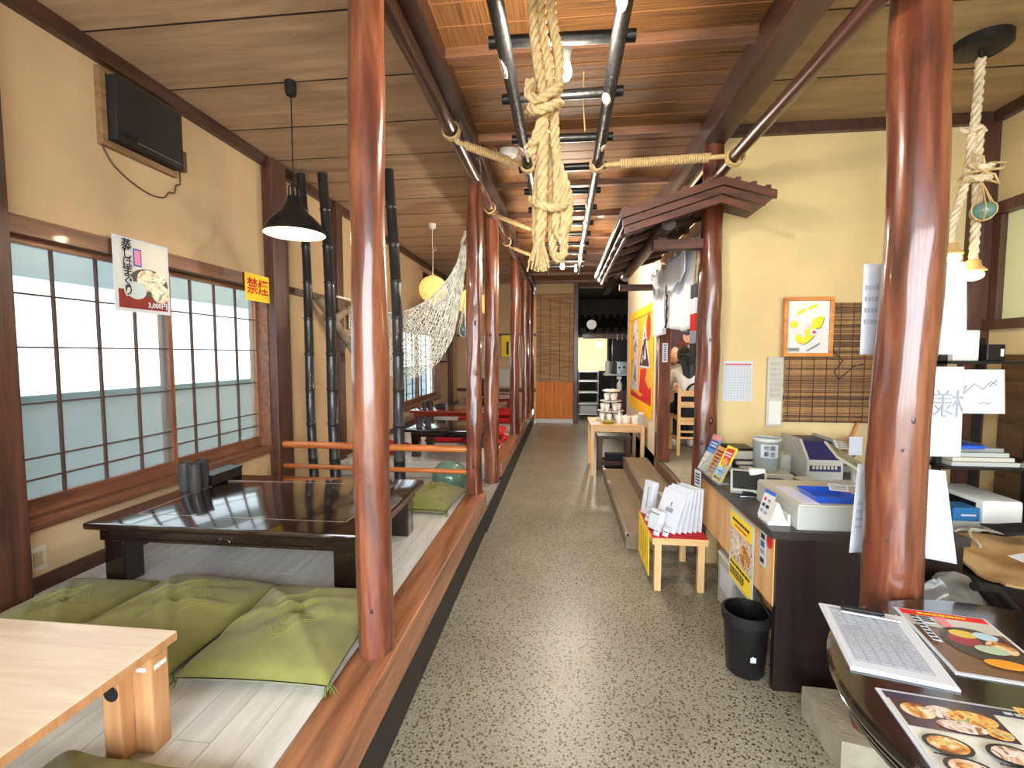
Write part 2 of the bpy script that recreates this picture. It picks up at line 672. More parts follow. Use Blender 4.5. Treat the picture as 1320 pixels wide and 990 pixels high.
def log_mb(p0, p1, r0, r1, seed=0, rings=26, seg=18, wob=0.1):
    p0, p1 = Vector(p0), Vector(p1)
    d = (p1 - p0)
    dn = d.normalized()
    u = dn.orthogonal().normalized()
    w = dn.cross(u)
    vs, fs = [], []
    for i in range(rings + 1):
        t = i / rings
        r = r0 + (r1 - r0) * t
        off = Vector((mnoise.noise((seed, t * 2.2 * d.length / 2.5, 0)), mnoise.noise((seed, 7, t * 2.2 * d.length / 2.5)), 0)) * r * 0.25
        off -= dn * off.dot(dn)
        for k in range(seg):
            a = 2 * pi * k / seg
            q = r * (1 + wob * mnoise.noise((cos(a) * 1.3 + seed * 3.1, sin(a) * 1.3, t * d.length * 2.2)) + wob * 0.4 * mnoise.noise((cos(a) * 3 + seed, sin(a) * 3, t * d.length * 7)))
            vs.append(p0 + d * t + off + (u * cos(a) + w * sin(a)) * q)
    for i in range(rings):
        for k in range(seg):
            fs.append((i * seg + k, i * seg + (k + 1) % seg, (i + 1) * seg + (k + 1) % seg, (i + 1) * seg + k))
    fs.append(tuple(range(seg - 1, -1, -1)))
    fs.append(tuple(rings * seg + k for k in range(seg)))
    return MB().add(vs, fs)


def cub(P, u):
    n = len(P) - 1
    j = min(int(u * n), n - 1)
    f = u * n - j
    p0, p1, p2, p3 = P[max(j - 1, 0)], P[j], P[j + 1], P[min(j + 2, n)]
    return [0.5 * (2 * b + (-a + c) * f + (2 * a - 5 * b + 4 * c - d) * f * f + (-a + 3 * b - 3 * c + d) * f ** 3) for a, b, c, d in zip(p0, p1, p2, p3)]


# ================================================================== THE SETTING
ZP = 0.355      # raised seating floor
XL = -2.52      # left wall face
XS = -0.63      # step edge of the raised floor
YW = 3.4        # yellow wall face
ZR = 0.36       # floor of the side dining room
ZC = 3.16       # left ceiling
ZM = 3.04       # corridor ceiling

struct('floor', MB().box(XL - 0.1, 2.9, -1.8, 13.2, -0.1, 0), 'terrazzo', label='speckled grey terrazzo corridor floor')

# raised floor, near bay, planks one by one
plat = struct('floor_raised', MB().box(XL, -0.79, -1.8, 3.70, 0.0, ZP - 0.006), 'riser', label='raised seating floor of pale grey planks')
pw, plen = 0.118, 0.92
rr = random.Random(3)
plank_me = {}
nx = int((-0.79 - XL) / pw) + 1
for i in range(nx):
    x1 = -0.79 - i * pw
    x0 = max(XL, x1 - pw)
    if x1 - x0 < 0.01:
        continue
    y = -0.4 + (i * 0.37 % 1.0) * plen - plen
    while y < 3.7:
        y0, y1 = max(-0.4, y), min(3.70, y + plen)
        if y1 - y0 > 0.03:
            key = (round(x1 - x0, 4), round(y1 - y0, 3), rr.randrange(3))
            if key not in plank_me:
                plank_me[key] = MB().box(0, key[0] - 0.0022, 0, key[1] - 0.0022, 0, 0.006).mesh('plank', M['plank_mats'][key[2]])
            p = link('plank', plank_me[key], plat, False)
            p.location = (x0, y0, ZP - 0.006)
        y += plen
sillm = MB().bbox(-0.79, XS, -0.4, 3.80, 0.20, ZP + 0.006, 0.01)
s_ = struct('trim_1', sillm, 'sill', label='amber varnished edge beam of the raised floor')
struct('baseboard_step', MB().box(-0.79, XS - 0.012, -0.4, 3.80, 0.0, 0.2), 'riser')

# gravel strip between the two raised floors
struct('floor_gravel', MB().box(XL, XS - 0.012, 3.80, 4.85, 0.0, 0.17), 'stone', label='grey gravel strip between the raised floors')
struct('trim_2', MB().box(XS - 0.012, XS, 3.80, 10.2, 0.0, 0.19), 'riser')

# far raised floor
ZF = 0.33
struct('floor_far', MB().box(XL, -0.76, 4.85, 11.0, 0.0, ZF), 'plank_mats' if False else M['plank_mats'][1], label='far raised seating floor')
struct('trim_3', MB().bbox(-0.78, XS - 0.012, 4.85, 10.2, 0.19, ZF + 0.008, 0.01), 'sill')

# left wall with two window openings
wl = MB()
WY0, WY1, WZ0, WZ1 = 1.84, 3.74, 0.66, 2.14
FY0, FY1, FZ0, FZ1 = 6.75, 9.3, 0.60, 1.98
T = XL - 0.16
wl.box(T, XL, -1.8, WY0, 0.0, ZC + 0.1).box(T, XL, WY0, WY1, 0.0, WZ0).box(T, XL, WY0, WY1, WZ1, ZC + 0.1)
wl.box(T, XL, WY1, FY0, 0.0, ZC + 0.1).box(T, XL, FY0, FY1, 0.0, FZ0).box(T, XL, FY0, FY1, FZ1, ZC + 0.1)
wl.box(T, XL, FY1, 11.1, 0.0, ZC + 0.1)
struct('wall_left', wl, 'plaster', label='cream plaster wall with latticed windows')
struct('trim_4', MB().box(XL, XL + 0.05, -1.8, 11.0, ZC - 0.085, ZC), 'beam')
struct('baseboard_left', MB().box(XL, XL + 0.018, -1.8, 3.75, ZP, ZP + 0.075).box(XL, XL + 0.018, 4.85, 11.0, ZF, ZF + 0.075), 'beam')
for nm, (y0, y1) in zip(('trim_5', 'trim_6', 'trim_7', 'trim_8'), ((1.66, 1.84), (3.74, 3.95), (4.86, 5.0), (10.0, 10.14))):
    struct(nm, MB().bbox(XL - 0.02, XL + 0.09, y0, y1, 0.17, ZC - 0.02, 0.008), 'post', label='dark upright post against the cream wall')
struct('trim_9', MB().box(XL, XL + 0.035, 3.95, 10.0, 2.06, 2.12), 'beam')


def latt_window(n, y0, y1, z0, z1, sashes, label, vcols=4, zs=None):
    w = struct('window_%d' % n, label=label)
    part('window_frame', MB().box(XL - 0.12, XL + 0.035, y0, y1, z1 - 0.085, z1).box(XL - 0.12, XL + 0.035, y0, y1, z0, z0 + 0.055)
         .box(XL - 0.12, XL + 0.02, y0, y0 + 0.012, z0, z1).box(XL - 0.12, XL + 0.02, y1 - 0.012, y1, z0, z1), 'frame', w)
    gz0, gz1 = z0 + 0.055, z1 - 0.085
    for k, (a, b) in enumerate(sashes):
        x = XL - 0.03 - 0.04 * (k % 2)
        st = 0.032
        sa = part('sash', MB().bbox(x - 0.03, x, a, a + st, gz0, gz1, 0.003).bbox(x - 0.03, x, b - st, b, gz0, gz1, 0.003), 'frame_z', w)
        rz = 0.085
        part('sash_rail', MB().bbox(x - 0.03, x, a + st, b - st, gz0, gz0 + rz, 0.003).bbox(x - 0.03, x, a + st, b - st, gz1 - 0.035, gz1, 0.003), 'frame', sa)
        ys = [a + st + (b - a - 2 * st) * i / vcols for i in range(vcols + 1)]
        zz = [gz0 + rz] + list(zs) + [gz1 - 0.035]
        for y in ys[1:-1]:
            part('muntin', MB().box(x - 0.02, x - 0.004, y - 0.005, y + 0.005, zz[0], zz[-1]), 'lattice', sa)
        for z in zs:
            part('muntin', MB().box(x - 0.021, x - 0.005, ys[0], ys[-1], z - 0.004, z + 0.004), 'lattice', sa)
        for i in range(len(ys) - 1):
            for j in range(len(zz) - 1):
                part('pane', MB().box(x - 0.026, x - 0.022, ys[i], ys[i + 1], zz[j], zz[j + 1]), 'pane', sa)


latt_window(1, WY0, WY1, WZ0, WZ1, [(1.85, 2.81), (2.77, 3.735)], 'wide latticed sliding window above the lacquered table', 4, (0.89, 0.995, 1.262, 1.535, 1.79))
latt_window(2, FY0, FY1, FZ0, FZ1, [(6.76, 8.06), (8.02, 9.29)], 'far latticed sliding window beyond the net', 4, (0.84, 1.0, 1.4))

# outside the left windows: a low pale wall and the soffit of the neighbouring eave
ow = mat('pale_blue_render', (200, 228, 244), 0.9)
struct('wall_outside', MB().box(-3.75, -3.6, -1, 12, -0.2, 1.17), ow, label='low pale blue wall outside the window')
struct('trim_10', MB().box(-3.62, -3.58, -1, 12, 1.17, 1.22), mat('blue_coping', (110, 160, 178), 0.8))
struct('roof_outside', MB().box(-3.75, -3.6, -1, 12, 2.04, 2.35), ow)
struct('ground_outside', MB().box(-8, T, -6, 14, -0.3, -0.2), 'concrete')

# ceilings
ceil_l = struct('ceiling', MB().box(XL, -0.72, -1.8, 11.0, ZC + 0.035, ZC + 0.1), 'blackm', label='brown boarded ceiling over the raised seating')
by = 2.26 - 0.535 * 8
bme = MB().box(0, -0.72 - XL, 0, 0.535 - 0.013, 0, 0.014).mesh('ceiling_board', 'board')
jme = MB().box(0, -0.72 - XL, 0, 0.009, 0, 0.012).mesh('joint_strip', 'dark_room')
while by < 11:
    b_ = link('ceiling_board', bme, ceil_l, False)
    b_.location = (XL, by, ZC)
    sj = link('joint_strip', jme, ceil_l, False)
    sj.location = (XL, by - 0.011, ZC - 0.0015)
    by += 0.535
ceil_m = struct('ceiling_corridor', MB().box(-0.62, 0.92, -1.8, 11.2, ZM + 0.02, ZM + 0.1), 'beam', label='reed matting ceiling over the corridor')
y = 2.42 - 0.93 * 4
k = 0
while y < 11.2:
    struct('trim_%d' % (20 + k), MB().bbox(-0.62, 0.92, y - 0.03, y + 0.03, ZM - 0.05, ZM + 0.005, 0.004), 'xbeam')
    if k % 2 == 0:
        part('reed_mat', MB().box(-0.62, 0.92, y + 0.03, y + 0.9, ZM, ZM + 0.015), 'mat_y', ceil_m)
    else:
        part('reed_mat', MB().box(-0.62, -0.1, y + 0.03, y + 0.9, ZM, ZM + 0.015), 'mat_x', ceil_m)
        part('reed_mat', MB().box(-0.09, 0.92, y + 0.03, y + 0.9, ZM, ZM + 0.015), 'mat_y', ceil_m)
    # stitching lines of the mats
    st = MB()
    for q in range(1, 6):
        yy = y + 0.03 + 0.87 * q / 6
        st.box(-0.62, 0.92, yy - 0.002, yy + 0.002, ZM - 0.003, ZM)
    part('stitching', st, mat('stitch_thread', (150, 100, 60), 0.8) if k == 0 else bpy.data.materials['stitch_thread'], ceil_m)
    y += 0.93
    k += 1
ceil_r = struct('ceiling_right', MB().box(1.0, 2.9, -1.8, YW + 0.1, 3.05, 3.13), 'beam', label='tan boarded ceiling over the counter')
jmr = MB().box(0, 1.69, 0, 0.009, 0, 0.012).mesh('joint_strip', 'dark_room')
bme = MB().box(0, 1.74, 0, 0.53, 0, 0.014).mesh('ceiling_board', 'board_r')
for i in range(10):
    b_ = link('ceiling_board', bme, ceil_r, False)
    b_.location = (1.0, YW - 0.54 * (i + 1) + 0.005, 3.036)
    sj = link('joint_strip', jmr, ceil_r, False)
    sj.location = (1.05, YW - 0.54 * (i + 1) - 0.004, 3.0345)
struct('trim_11', MB().box(1.03, 2.74, YW - 0.04, YW, 2.965, 3.05), 'beam')
struct('trim_12', MB().box(2.70, 2.74, -1.8, YW - 0.04, 2.965, 3.05), 'beam')
# long beams either side of the corridor
struct('trim_13', MB().bbox(-0.74, -0.60, -1.8, 11.1, 2.93, ZC + 0.02, 0.01), 'beam')
struct('trim_14', MB().bbox(0.90, 1.05, -1.8, 11.1, 2.88, ZC, 0.01), 'beam')

# right side
struct('wall_yellow', MB().box(1.03, 2.9, YW, YW + 0.1, 0, 3.1), 'yellow', label='yellow plaster wall behind the counter')
wr = MB()
wr.box(2.74, 2.9, -1.8, 1.2, 0, 3.1).box(2.74, 2.9, 1.2, 3.34, 0, 1.66).box(2.74, 2.9, 1.2, 3.34, 2.42, 3.1).box(2.74, 2.9, 3.34, YW, 0, 3.1)
struct('wall_right', wr, 'yellow', label='yellow plaster wall with a dark framed window')
w3 = struct('window_3', label='dark framed window above the shelves')
part('window_frame', MB().box(2.69, 2.8, 1.2, 3.34, 2.38, 2.45).box(2.69, 2.8, 1.2, 3.34, 1.66, 1.72).box(2.72, 2.8, 3.29, 3.34, 1.72, 2.38).box(2.69, 2.8, 2.2, 2.26, 1.72, 2.38), 'post', w3)
part('pane', MB().box(2.76, 2.765, 1.2, 2.2, 1.72, 2.38), mat('pale_green_glass', (222, 226, 176), 0.4), w3)
part('pane', MB().box(2.76, 2.765, 2.26, 3.29, 1.72, 2.38), 'pane' if False else bpy.data.materials['pale_green_glass'], w3)
struct('trim_15', MB().bbox(2.60, 2.74, 3.345, YW, 0, 2.965, 0.006), 'post')
struct('wall_front', MB().box(XL, -2.3, -1.9, -1.8, 0, 3.2).box(2.6, 2.9, -1.9, -1.8, 0, 3.2).box(-2.3, 2.6, -1.9, -1.8, 2.8, 3.2), 'plaster')
d1 = struct('door_1', label='glazed entrance doors behind the viewer')
part('door_frame', MB().box(-2.3, 2.6, -1.88, -1.82, 0, 0.08).box(-2.3, 2.6, -1.88, -1.82, 2.72, 2.8), 'frame', d1)
for i in range(5):
    x = -2.3 + i * 4.85 / 4
    part('door_stile', MB().box(x, x + 0.05, -1.88, -1.82, 0.08, 2.72), 'frame_z', d1)
for i in range(4):
    x = -2.25 + i * 4.85 / 4
    part('pane', MB().box(x, x + 1.16, -1.855, -1.85, 0.08, 2.72), 'entry_glass', d1)
struct('ground_front', MB().box(-9, 9, -12, -1.9, -0.3, -0.12), 'concrete')

# side dining room behind the yellow wall
struct('floor_side', MB().box(1.03, 3.4, YW + 0.1, 7.6, 0, ZR), 'concrete', label='raised concrete floor of the side room')
struct('wall_side', MB().box(3.3, 3.4, YW + 0.1, 7.7, 0, 3.1).box(1.13, 3.4, 7.6, 7.7, 0, 3.1), 'dark_room')
struct('ceiling_side', MB().box(1.03, 3.4, YW + 0.1, 7.7, 2.75, 2.85), 'board')
struct('wall_corridor', MB().box(1.03, 1.13, 5.16, 7.7, 0, 3.1).box(1.03, 1.1, YW + 0.1, 5.16, 2.36, 3.1), mat('pale_plaster', (226, 206, 178), 0.9), label='pale wall behind the orange banner')
struct('trim_16', MB().bbox(1.0, 1.1, YW + 0.02, 5.05, 2.28, 2.38, 0.006), 'beam')
struct('floor_step', MB().bbox(0.49, 1.0, 3.58, 5.62, 0, 0.13, 0.006), 'step', label='lower stone step to the side room')
struct('floor_step.001', MB().bbox(0.725, 1.0, 3.58, 5.62, 0.13, 0.275, 0.006), 'step', label='upper stone step to the side room')
struct('trim_17', MB().box(0.484, 0.51, 3.58, 5.62, 0.10, 0.136).box(0.719, 0.74, 3.58, 5.62, 0.25, 0.281), 'brass')
st_ = struct('trim_18', MB().box(1.0, 1.06, 3.42, 5.02, 0, ZR + 0.01), 'frame')
part('sliding_track', MB().box(1.005, 1.02, 3.5, 5.02, ZR + 0.01, ZR + 0.02).box(1.04, 1.052, 3.5, 5.02, ZR + 0.01, ZR + 0.02), 'brass', st_)

# far end
struct('wall_back', MB().box(XL, -0.6, 10.95, 11.05, 0, 3.2), 'plaster', label='cream back wall of the raised seating')
struct('trim_19', MB().box(XL, -0.6, 10.92, 10.95, 1.93, 1.99).box(XL, -0.6, 10.92, 10.95, 0.62, 0.70), 'beam')
bw = struct('wall_end', MB().box(-0.60, 0.24, 10.25, 10.35, 0, 3.05), 'plaster', label='short end wall with blind and orange wainscot')
for i in range(8):
    part('plank', MB().bbox(-0.58 + i * 0.1, -0.482 + i * 0.1, 10.22, 10.25, 0.09, 0.96, 0.004), 'wainscot', bw)
part('plinth', MB().box(-0.6, 0.24, 10.17, 10.25, 0, 0.09), 'white', bw)
struct('trim_40', MB().bbox(0.22, 0.32, 10.15, 10.4, 0, 3.05, 0.01), 'post')
struct('wall_kitchen', MB().box(0.3, 2.9, 13.0, 13.1, 0, 3.1).box(2.8, 2.9, 7.7, 13.1, 0, 3.1).box(0.24, 0.3, 10.4, 13.1, 0, 3.1), 'dark_room', label='dark kitchen wall')
struct('ceiling_kitchen', MB().box(1.05, 2.9, 7.7, 13.1, 3.0, 3.1).box(0.24, 1.05, 11.2, 13.1, 3.0, 3.1), 'dark_room')
w4 = struct('window_4', label='brightly lit serving window of the kitchen')
part('window_frame', MB().box(0.30, 1.25, 12.93, 13.0, 1.0, 1.06).box(0.30, 1.25, 12.93, 13.0, 1.96, 2.02).box(1.19, 1.25, 12.93, 13.0, 1.06, 1.96), 'post', w4)
part('pane', MB().box(0.30, 1.19, 12.96, 12.97, 1.06, 1.96), 'yglass', w4)

# ================================================================== LEFT SEATING
def pole(name, label, x, y, z0, z1, r0, r1, seed, material='pole', group='varnished log poles along the raised floor', knots=(), lean=(0, 0), wob=.1):
    t = thing(name, label, 'pole', (x, y, z0), 0, group)
    part('trunk', log_mb((x, y, z0), (x + lean[0], y + lean[1], z1), r0, r1, seed, 60, 26, wob), material, t, 60)
    for (a, z, s) in knots:
        f = (z - z0) / (z1 - z0)
        r = r0 + (r1 - r0) * f
        cx, cy = x + lean[0] * f, y + lean[1] * f
        k = MB()
        k.ball((0, 0, 0), 1, 12, 8)
        k.xf(Matrix.Translation((cx + r * 0.97 * cos(a), cy + r * 0.97 * sin(a), z)) @ Matrix.Rotation(a, 4, 'Z') @ Matrix.Diagonal((0.005 * s, 0.008 * s, 0.016 * s, 1)))
        part('knot', k, bpy.data.materials.get('dark_knot') or mat('dark_knot', (52, 22, 14), 0.4, coat=0.5), t, 180)
    return t


pole('log_pole', 'thick varnished log pole at the edge of the green cushions', -0.705, 1.67, ZP + 0.006, 2.86, 0.067, 0.062, 1.3,
     knots=((-1.9, 1.27, 0.8), (-1.5, 0.55, 0.8), (-1.3, 1.95, 1.0), (-2.2, 1.0, 0.7), (-1.2, 1.62, 0.8)))
pole('log_pole', 'knotty varnished log pole holding the low log rails', -0.715, 3.73, ZP + 0.006, 2.93, 0.066, 0.058, 4.1, wob=.26,
     knots=((-1.2, 0.9, 1.2), (-1.7, 1.1, 1.4), (-1.1, 1.35, 1.5), (-1.9, 1.5, 1.3), (-1.3, 1.75, 1.2), (-1.6, 0.6, 1.2)))
pole('log_pole', 'rough-skinned varnished log pole beside the gravel strip', -0.735, 4.755, 0.17, 2.93, 0.078, 0.07, 7.7, wob=.18, knots=((-1.2, 0.9, 1.2), (-1.6, 1.7, 1.2)))
pole('log_pole', 'slim dark log pole beside the far red cushions', -0.70, 6.75, ZF + 0.008, 2.93, 0.07, 0.065, 9.2, 'pole_dark')
pole('log_pole', 'amber log pole next to the slim dark one', -0.70, 8.6, ZF + 0.008, 2.93, 0.07, 0.065, 11.4)
pole('log_pole', 'last dark log pole beside the bamboo blind', -0.70, 9.9, ZF + 0.008, 2.93, 0.08, 0.075, 13.0, 'pole_dark')

for z, r, nm in ((0.715, 0.031, 'upper amber log rail between the wall post and the knotty pole'), (0.525, 0.022, 'lower thin log rail between the wall post and the knotty pole')):
    solo('log_rail', log_mb((XL + 0.09, 3.80, z), (-0.76, 3.755, z), r, r * 0.9, z * 9, 20, 14, 0.07), 'rail', nm, 'rail', 'log rails', 60)

# black bamboo
def bamboo(label, x0, x1, y, r):
    z0, z1 = 0.17, ZC - 0.003
    t = thing('bamboo_pole', label, 'bamboo', (x0, y, z0), 0, 'black bamboo poles')
    pts, rs = [], []
    n = 9
    for i in range(n):
        a, b = z0 + (z1 - z0) * i / n, z0 + (z1 - z0) * (i + 1) / n
        for z, k in ((a, 1.0), (a + 0.006, 1.1), (a + 0.014, 1.1), (a + 0.02, 0.98), (b - 0.02, 0.98)):
            f = (z - z0) / (z1 - z0)
            pts.append((x0 + (x1 - x0) * f + 0.02 * sin(f * 5 + x0), y, z))
            rs.append(r * k * (1 - 0.14 * f))
    pts.append((x1 + 0.02 * sin(5 + x0), y, z1))
    rs.append(r * 0.86)
    part('culm', MB().tube(pts, rs, 16), 'bamboo', t, 50)


bamboo('slender black bamboo pole closest to the cream wall', -2.34, -2.42, 4.16, 0.044)
bamboo('black bamboo pole between the other two bamboo poles', -2.13, -2.22, 4.18, 0.052)
bamboo('thick black bamboo pole in front of the hanging net', -1.49, -1.57, 4.16, 0.054)

# low black lacquered table
t = thing('low_table', 'low black lacquered table with pale inlay lines under the window', 'table', (-1.615, 2.455, ZP))
TX0, TX1, TY0, TY1, TZ = -2.33, -0.90, 1.98, 2.93, 0.68
part('tabletop', MB().bbox(TX0, TX1, TY0, TY1, TZ - 0.036, TZ, 0.014), 'lacquer', t, 40)
inl = mat('pale_inlay', (150, 128, 112), 0.3)
i_ = MB()
for a, b, c, d in ((TX0 + .15, TX1 - .15, TY0 + .15, TY0 + .155), (TX0 + .15, TX1 - .15, TY1 - .155, TY1 - .15), (TX0 + .15, TX0 + .155, TY0 + .15, TY1 - .15), (TX1 - .155, TX1 - .15, TY0 + .15, TY1 - .15)):
    i_.box(a, b, c, d, TZ - 0.001, TZ + 0.0006)
part('inlay', i_, inl, t)
ap = part('apron', MB().bbox(TX0 + .05, TX1 - .05, TY0 + .04, TY0 + .07, TZ - .10, TZ - .036, .004).bbox(TX0 + .05, TX1 - .05, TY1 - .07, TY1 - .04, TZ - .10, TZ - .036, .004)
          .bbox(TX0 + .05, TX0 + .08, TY0 + .07, TY1 - .07, TZ - .10, TZ - .036, .004).bbox(TX1 - .08, TX1 - .05, TY0 + .07, TY1 - .07, TZ - .10, TZ - .036, .004), 'lacquer', t)
for s in (-1, 1):
    c = -1.615
    pts = [(c + s * (0.02 + 0.02 * sin(q / 3 * pi)), TY0 + .036, TZ - .078 + .012 * cos(q / 3 * pi)) for q in range(4)] + [(c + s * 0.07, TY0 + .036, TZ - .088), (c + s * 0.45, TY0 + .036, TZ - .084)]
    part('carved_scroll', MB().tube(pts, 0.005, 6), 'lacquer', ap, 60)
for x in (TX0 + .06, TX1 - .17):
    for yy in (TY0 + .05, TY1 - .16):
        part('leg', MB().bbox(x, x + .11, yy, yy + .11, ZP, TZ - .036, .008), 'lacquer', t)

# tumblers and condiment box on it
def tumbler(x, y, z, label, n=2, r=0.034, h=0.1, group='smoky tumblers on the lacquered table', material='smoke_glass'):
    t = thing('tumbler', label, 'tumbler', (x, y, z), 0, group)
    for i in range(n):
        z0 = z + 0.075 * i
        part('glass', MB().lathe([(r * .84, z0 + .001), (r * .86, z0 + .006), (r, z0 + h), (r * .93, z0 + h), (r * .8, z0 + .012), (0.001, z0 + .01)], (x, y, 0), 20, False), material, t, 50)


tumbler(-2.25, 2.52, TZ, 'stacked smoky tumblers beside the long black box')
tumbler(-2.165, 2.50, TZ, 'stacked smoky tumblers beside the long black box')
tumbler(-2.20, 2.60, TZ, 'stacked smoky tumblers beside the long black box')
t = thing('cutlery_box', 'long black lidded box on the lacquered table', 'box', (-2.2, 2.78, TZ))
part('body', MB().bbox(-2.27, -2.17, 2.64, 2.91, TZ, TZ + .055, .004), 'black', t)
part('lid', MB().bbox(-2.275, -2.165, 2.635, 2.915, TZ + .055, TZ + .068, .004), 'black', t)

# zabuton cushions
def zabuton(label, x, y, z, a, b, rz, h=0.075, material='green', group='green floor cushions', seed=0, tassels=True, name='floor_cushion'):
    t = thing(name, label, 'cushion', (x, y, z), rz, group)

    def f(u, v, top):
        p, q = 2 * u - 1, 2 * v - 1
        e = max(0.0, (1 - abs(p) ** 7)) ** 0.4 * max(0.0, (1 - abs(q) ** 7)) ** 0.4
        pin = 1 - 0.045 * (1 - abs(q)) * abs(p) if True else 1
        X, Y = p * a / 2 * (1 - 0.035 * (1 - q * q)), q * b / 2 * (1 - 0.035 * (1 - p * p))
        if not top:
            return (X, Y, h * 0.30 * (1 - e))
        d = sqrt((p * 1.1) ** 2 + (q * 1.1) ** 2)
        puff = e * (0.62 + 0.38 * cos(min(1, d) * pi / 2))
        puff -= 0.36 * math.exp(-(d * 6) ** 2)
        an = math.atan2(q, p)
        wr = 0.16 * abs(sin(an * 3 + seed)) * math.exp(-((d - 0.4) * 2.4) ** 2) + 0.16 * mnoise.noise((p * 2.2 + seed, q * 2.2, seed))
        wr += 0.20 * math.exp(-((p * 0.7 + q * 0.72 + 0.1 * sin(seed)) * 11) ** 2) * e + 0.16 * math.exp(-((p * 0.35 - q * 0.9 + 0.3 * cos(seed)) * 13) ** 2) * e - 0.14 * math.exp(-((p * 0.6 - q * 0.8 + 0.25) * 10) ** 2) * e
        return (X, Y, h * 0.34 + h * 0.8 * (puff + wr * e))
    mb = MB().sheet(lambda u, v: f(u, v, True), 40, 40).sheet(lambda u, v: f(1 - u, v, False), 40, 40)
    co = part('cover', mb, material, t, 180, False)
    if material == 'green':
        pat = MB()
        for s in (0.30, 0.36, 0.56, 0.62):
            P = []
            for (c0, c1) in (((-s, 0), (0, s)), ((0, s), (s, 0)), ((s, 0), (0, -s)), ((0, -s), (-s, 0))):
                for i in range(10):
                    p = c0[0] + (c1[0] - c0[0]) * i / 10
                    q = c0[1] + (c1[1] - c0[1]) * i / 10
                    w = f((p + 1) / 2, (q + 1) / 2, True)
                    P.append((w[0], w[1], w[2] + 0.0004))
            pat.tube(P, 0.0016, 4, closed=True)
        part('woven_pattern', pat, 'green_pattern', co, None, False)
    c = f(0.5, 0.5, True)
    tu = MB()
    rr = random.Random(seed)
    for i in range(7):
        an = rr.uniform(0, 6.28)
        tu.tube([(c[0], c[1], c[2] - .004), (.008 * cos(an), .008 * sin(an), c[2] + .012), (.022 * cos(an), .022 * sin(an), c[2] + rr.uniform(.004, .016))], 0.0016, 4)
    part('tuft', tu, 'thread' if material == 'green' else 'red', co, None, False)
    if tassels:
        for sx, sy in ((-1, -1), (1, -1), (1, 1), (-1, 1)):
            tb = MB()
            for i in range(9):
                an = math.atan2(sy, sx) + rr.uniform(-.7, .7)
                L = rr.uniform(.025, .05)
                px, py = sx * a / 2 * .96, sy * b / 2 * .96
                tb.tube([(px, py, h * .32), (px + L * .5 * cos(an), py + L * .5 * sin(an), h * .3), (px + L * cos(an), py + L * sin(an), .008)], 0.0014, 4)
            part('tassel', tb, 'thread' if material == 'green' else 'red', t, None, False)
    return t


zabuton('creased green cushion tucked behind the thick log pole', -1.06, 1.71, ZP, 0.54, 0.60, radians(2), seed=1.0, h=.105)
zabuton('green cushion with a flower motif between two other cushions', -1.63, 1.74, ZP, 0.58, 0.62, radians(-3), seed=2.3, h=.1)
zabuton('flat green cushion lying against the cream wall', -2.19, 1.76, ZP, 0.46, 0.54, radians(3), h=0.055, seed=3.1)
zabuton('green cushion in front of the leg of the pale wood table', -1.10, 0.80, ZP, 0.56, 0.56, radians(-2), seed=4.6, h=.1)
zabuton('lone green cushion at the foot of the knotty log pole', -0.985, 3.42, ZP, 0.36, 0.50, radians(-4), h=.12, seed=5.2)

# pale wood low table in the near corner
t = thing('low_table', 'pale wood low table with square legs in the near corner', 'table', (-1.6, 0.8, ZP))
part('tabletop', MB().bbox(-2.05, -1.15, 0.25, 1.235, .642, .672, .006), 'ply', t)
part('edge_band', MB().box(-1.151, -1.1485, 0.256, 1.229, .645, .668).box(-2.04, -1.155, 1.2345, 1.2365, .645, .668), 'ply_leg', t)
for x in (-1.99, -1.27):
    for yy in (0.32, 1.105):
        l_ = part('leg', MB().bbox(x, x + .055, yy, yy + .10, ZP, .642, .006).bbox(x + .055, x + .115, yy + .04, yy + .10, ZP, .642, .006), 'ply_leg', t)
        if x > -1.5 and yy > 1:
            part('sticker', MB().box(x + .07, x + .10, yy + .0385, yy + .04, .60, .612).box(x + .1152, x + .1165, yy + .05, yy + .09, .60, .614), 'white', l_)
            part('fixing_hole', MB().lathe([(.022, 0), (.022, .0015)], seg=16).xf(Matrix.Translation((x + .03, yy - .0002, .56)) @ Matrix.Rotation(radians(90), 4, 'X')), 'blackm', l_)

# wall outlet
t = thing('power_outlet', 'beige wall outlet low on the cream wall', 'outlet', (XL, 1.92, .46))
part('plate', MB().bbox(XL, XL + .008, 1.885, 1.965, .455, .575, .003), 'offwhite', t)
part('socket', MB().bbox(XL + .008, XL + .013, 1.905, 1.945, .48, .55, .002), mat('beige_socket', (170, 150, 116), .5), t)

# louvred wall vent and its cord
t = thing('vent_unit', 'black panelled ventilation unit high on the cream wall', 'vent', (XL, 2.6, 2.66))
fr = MB()
for a, b, c, d in ((2.34, 2.84, 2.64, 2.675), (2.34, 2.84, 3.03, 3.055), (2.34, 2.375, 2.675, 3.03)):
    fr.bbox(XL, XL + .035, a, b, c, d, .004)
part('wooden_frame', fr, wood('vent_frame_wood', (112, 84, 56), (158, 124, 86), 'Y', .6), t)
part('front_panel', MB().bbox(XL + .005, XL + .085, 2.38, 2.83, 2.68, 3.025, .006), mat('black_mesh', (34, 30, 28), .55, bmp=.6, bscale=300), t)
part('trim_strip', MB().box(XL + .085, XL + .088, 2.5, 2.81, 2.708, 2.713), 'steel', t)
part('badge', MB().bbox(XL + .085, XL + .10, 2.40, 2.49, 2.70, 2.735, .005), 'black', t)
part('side_socket', MB().bbox(XL, XL + .04, 2.84, 2.91, 2.70, 2.83, .004), mat('brown_socket', (92, 72, 50), .5), t)
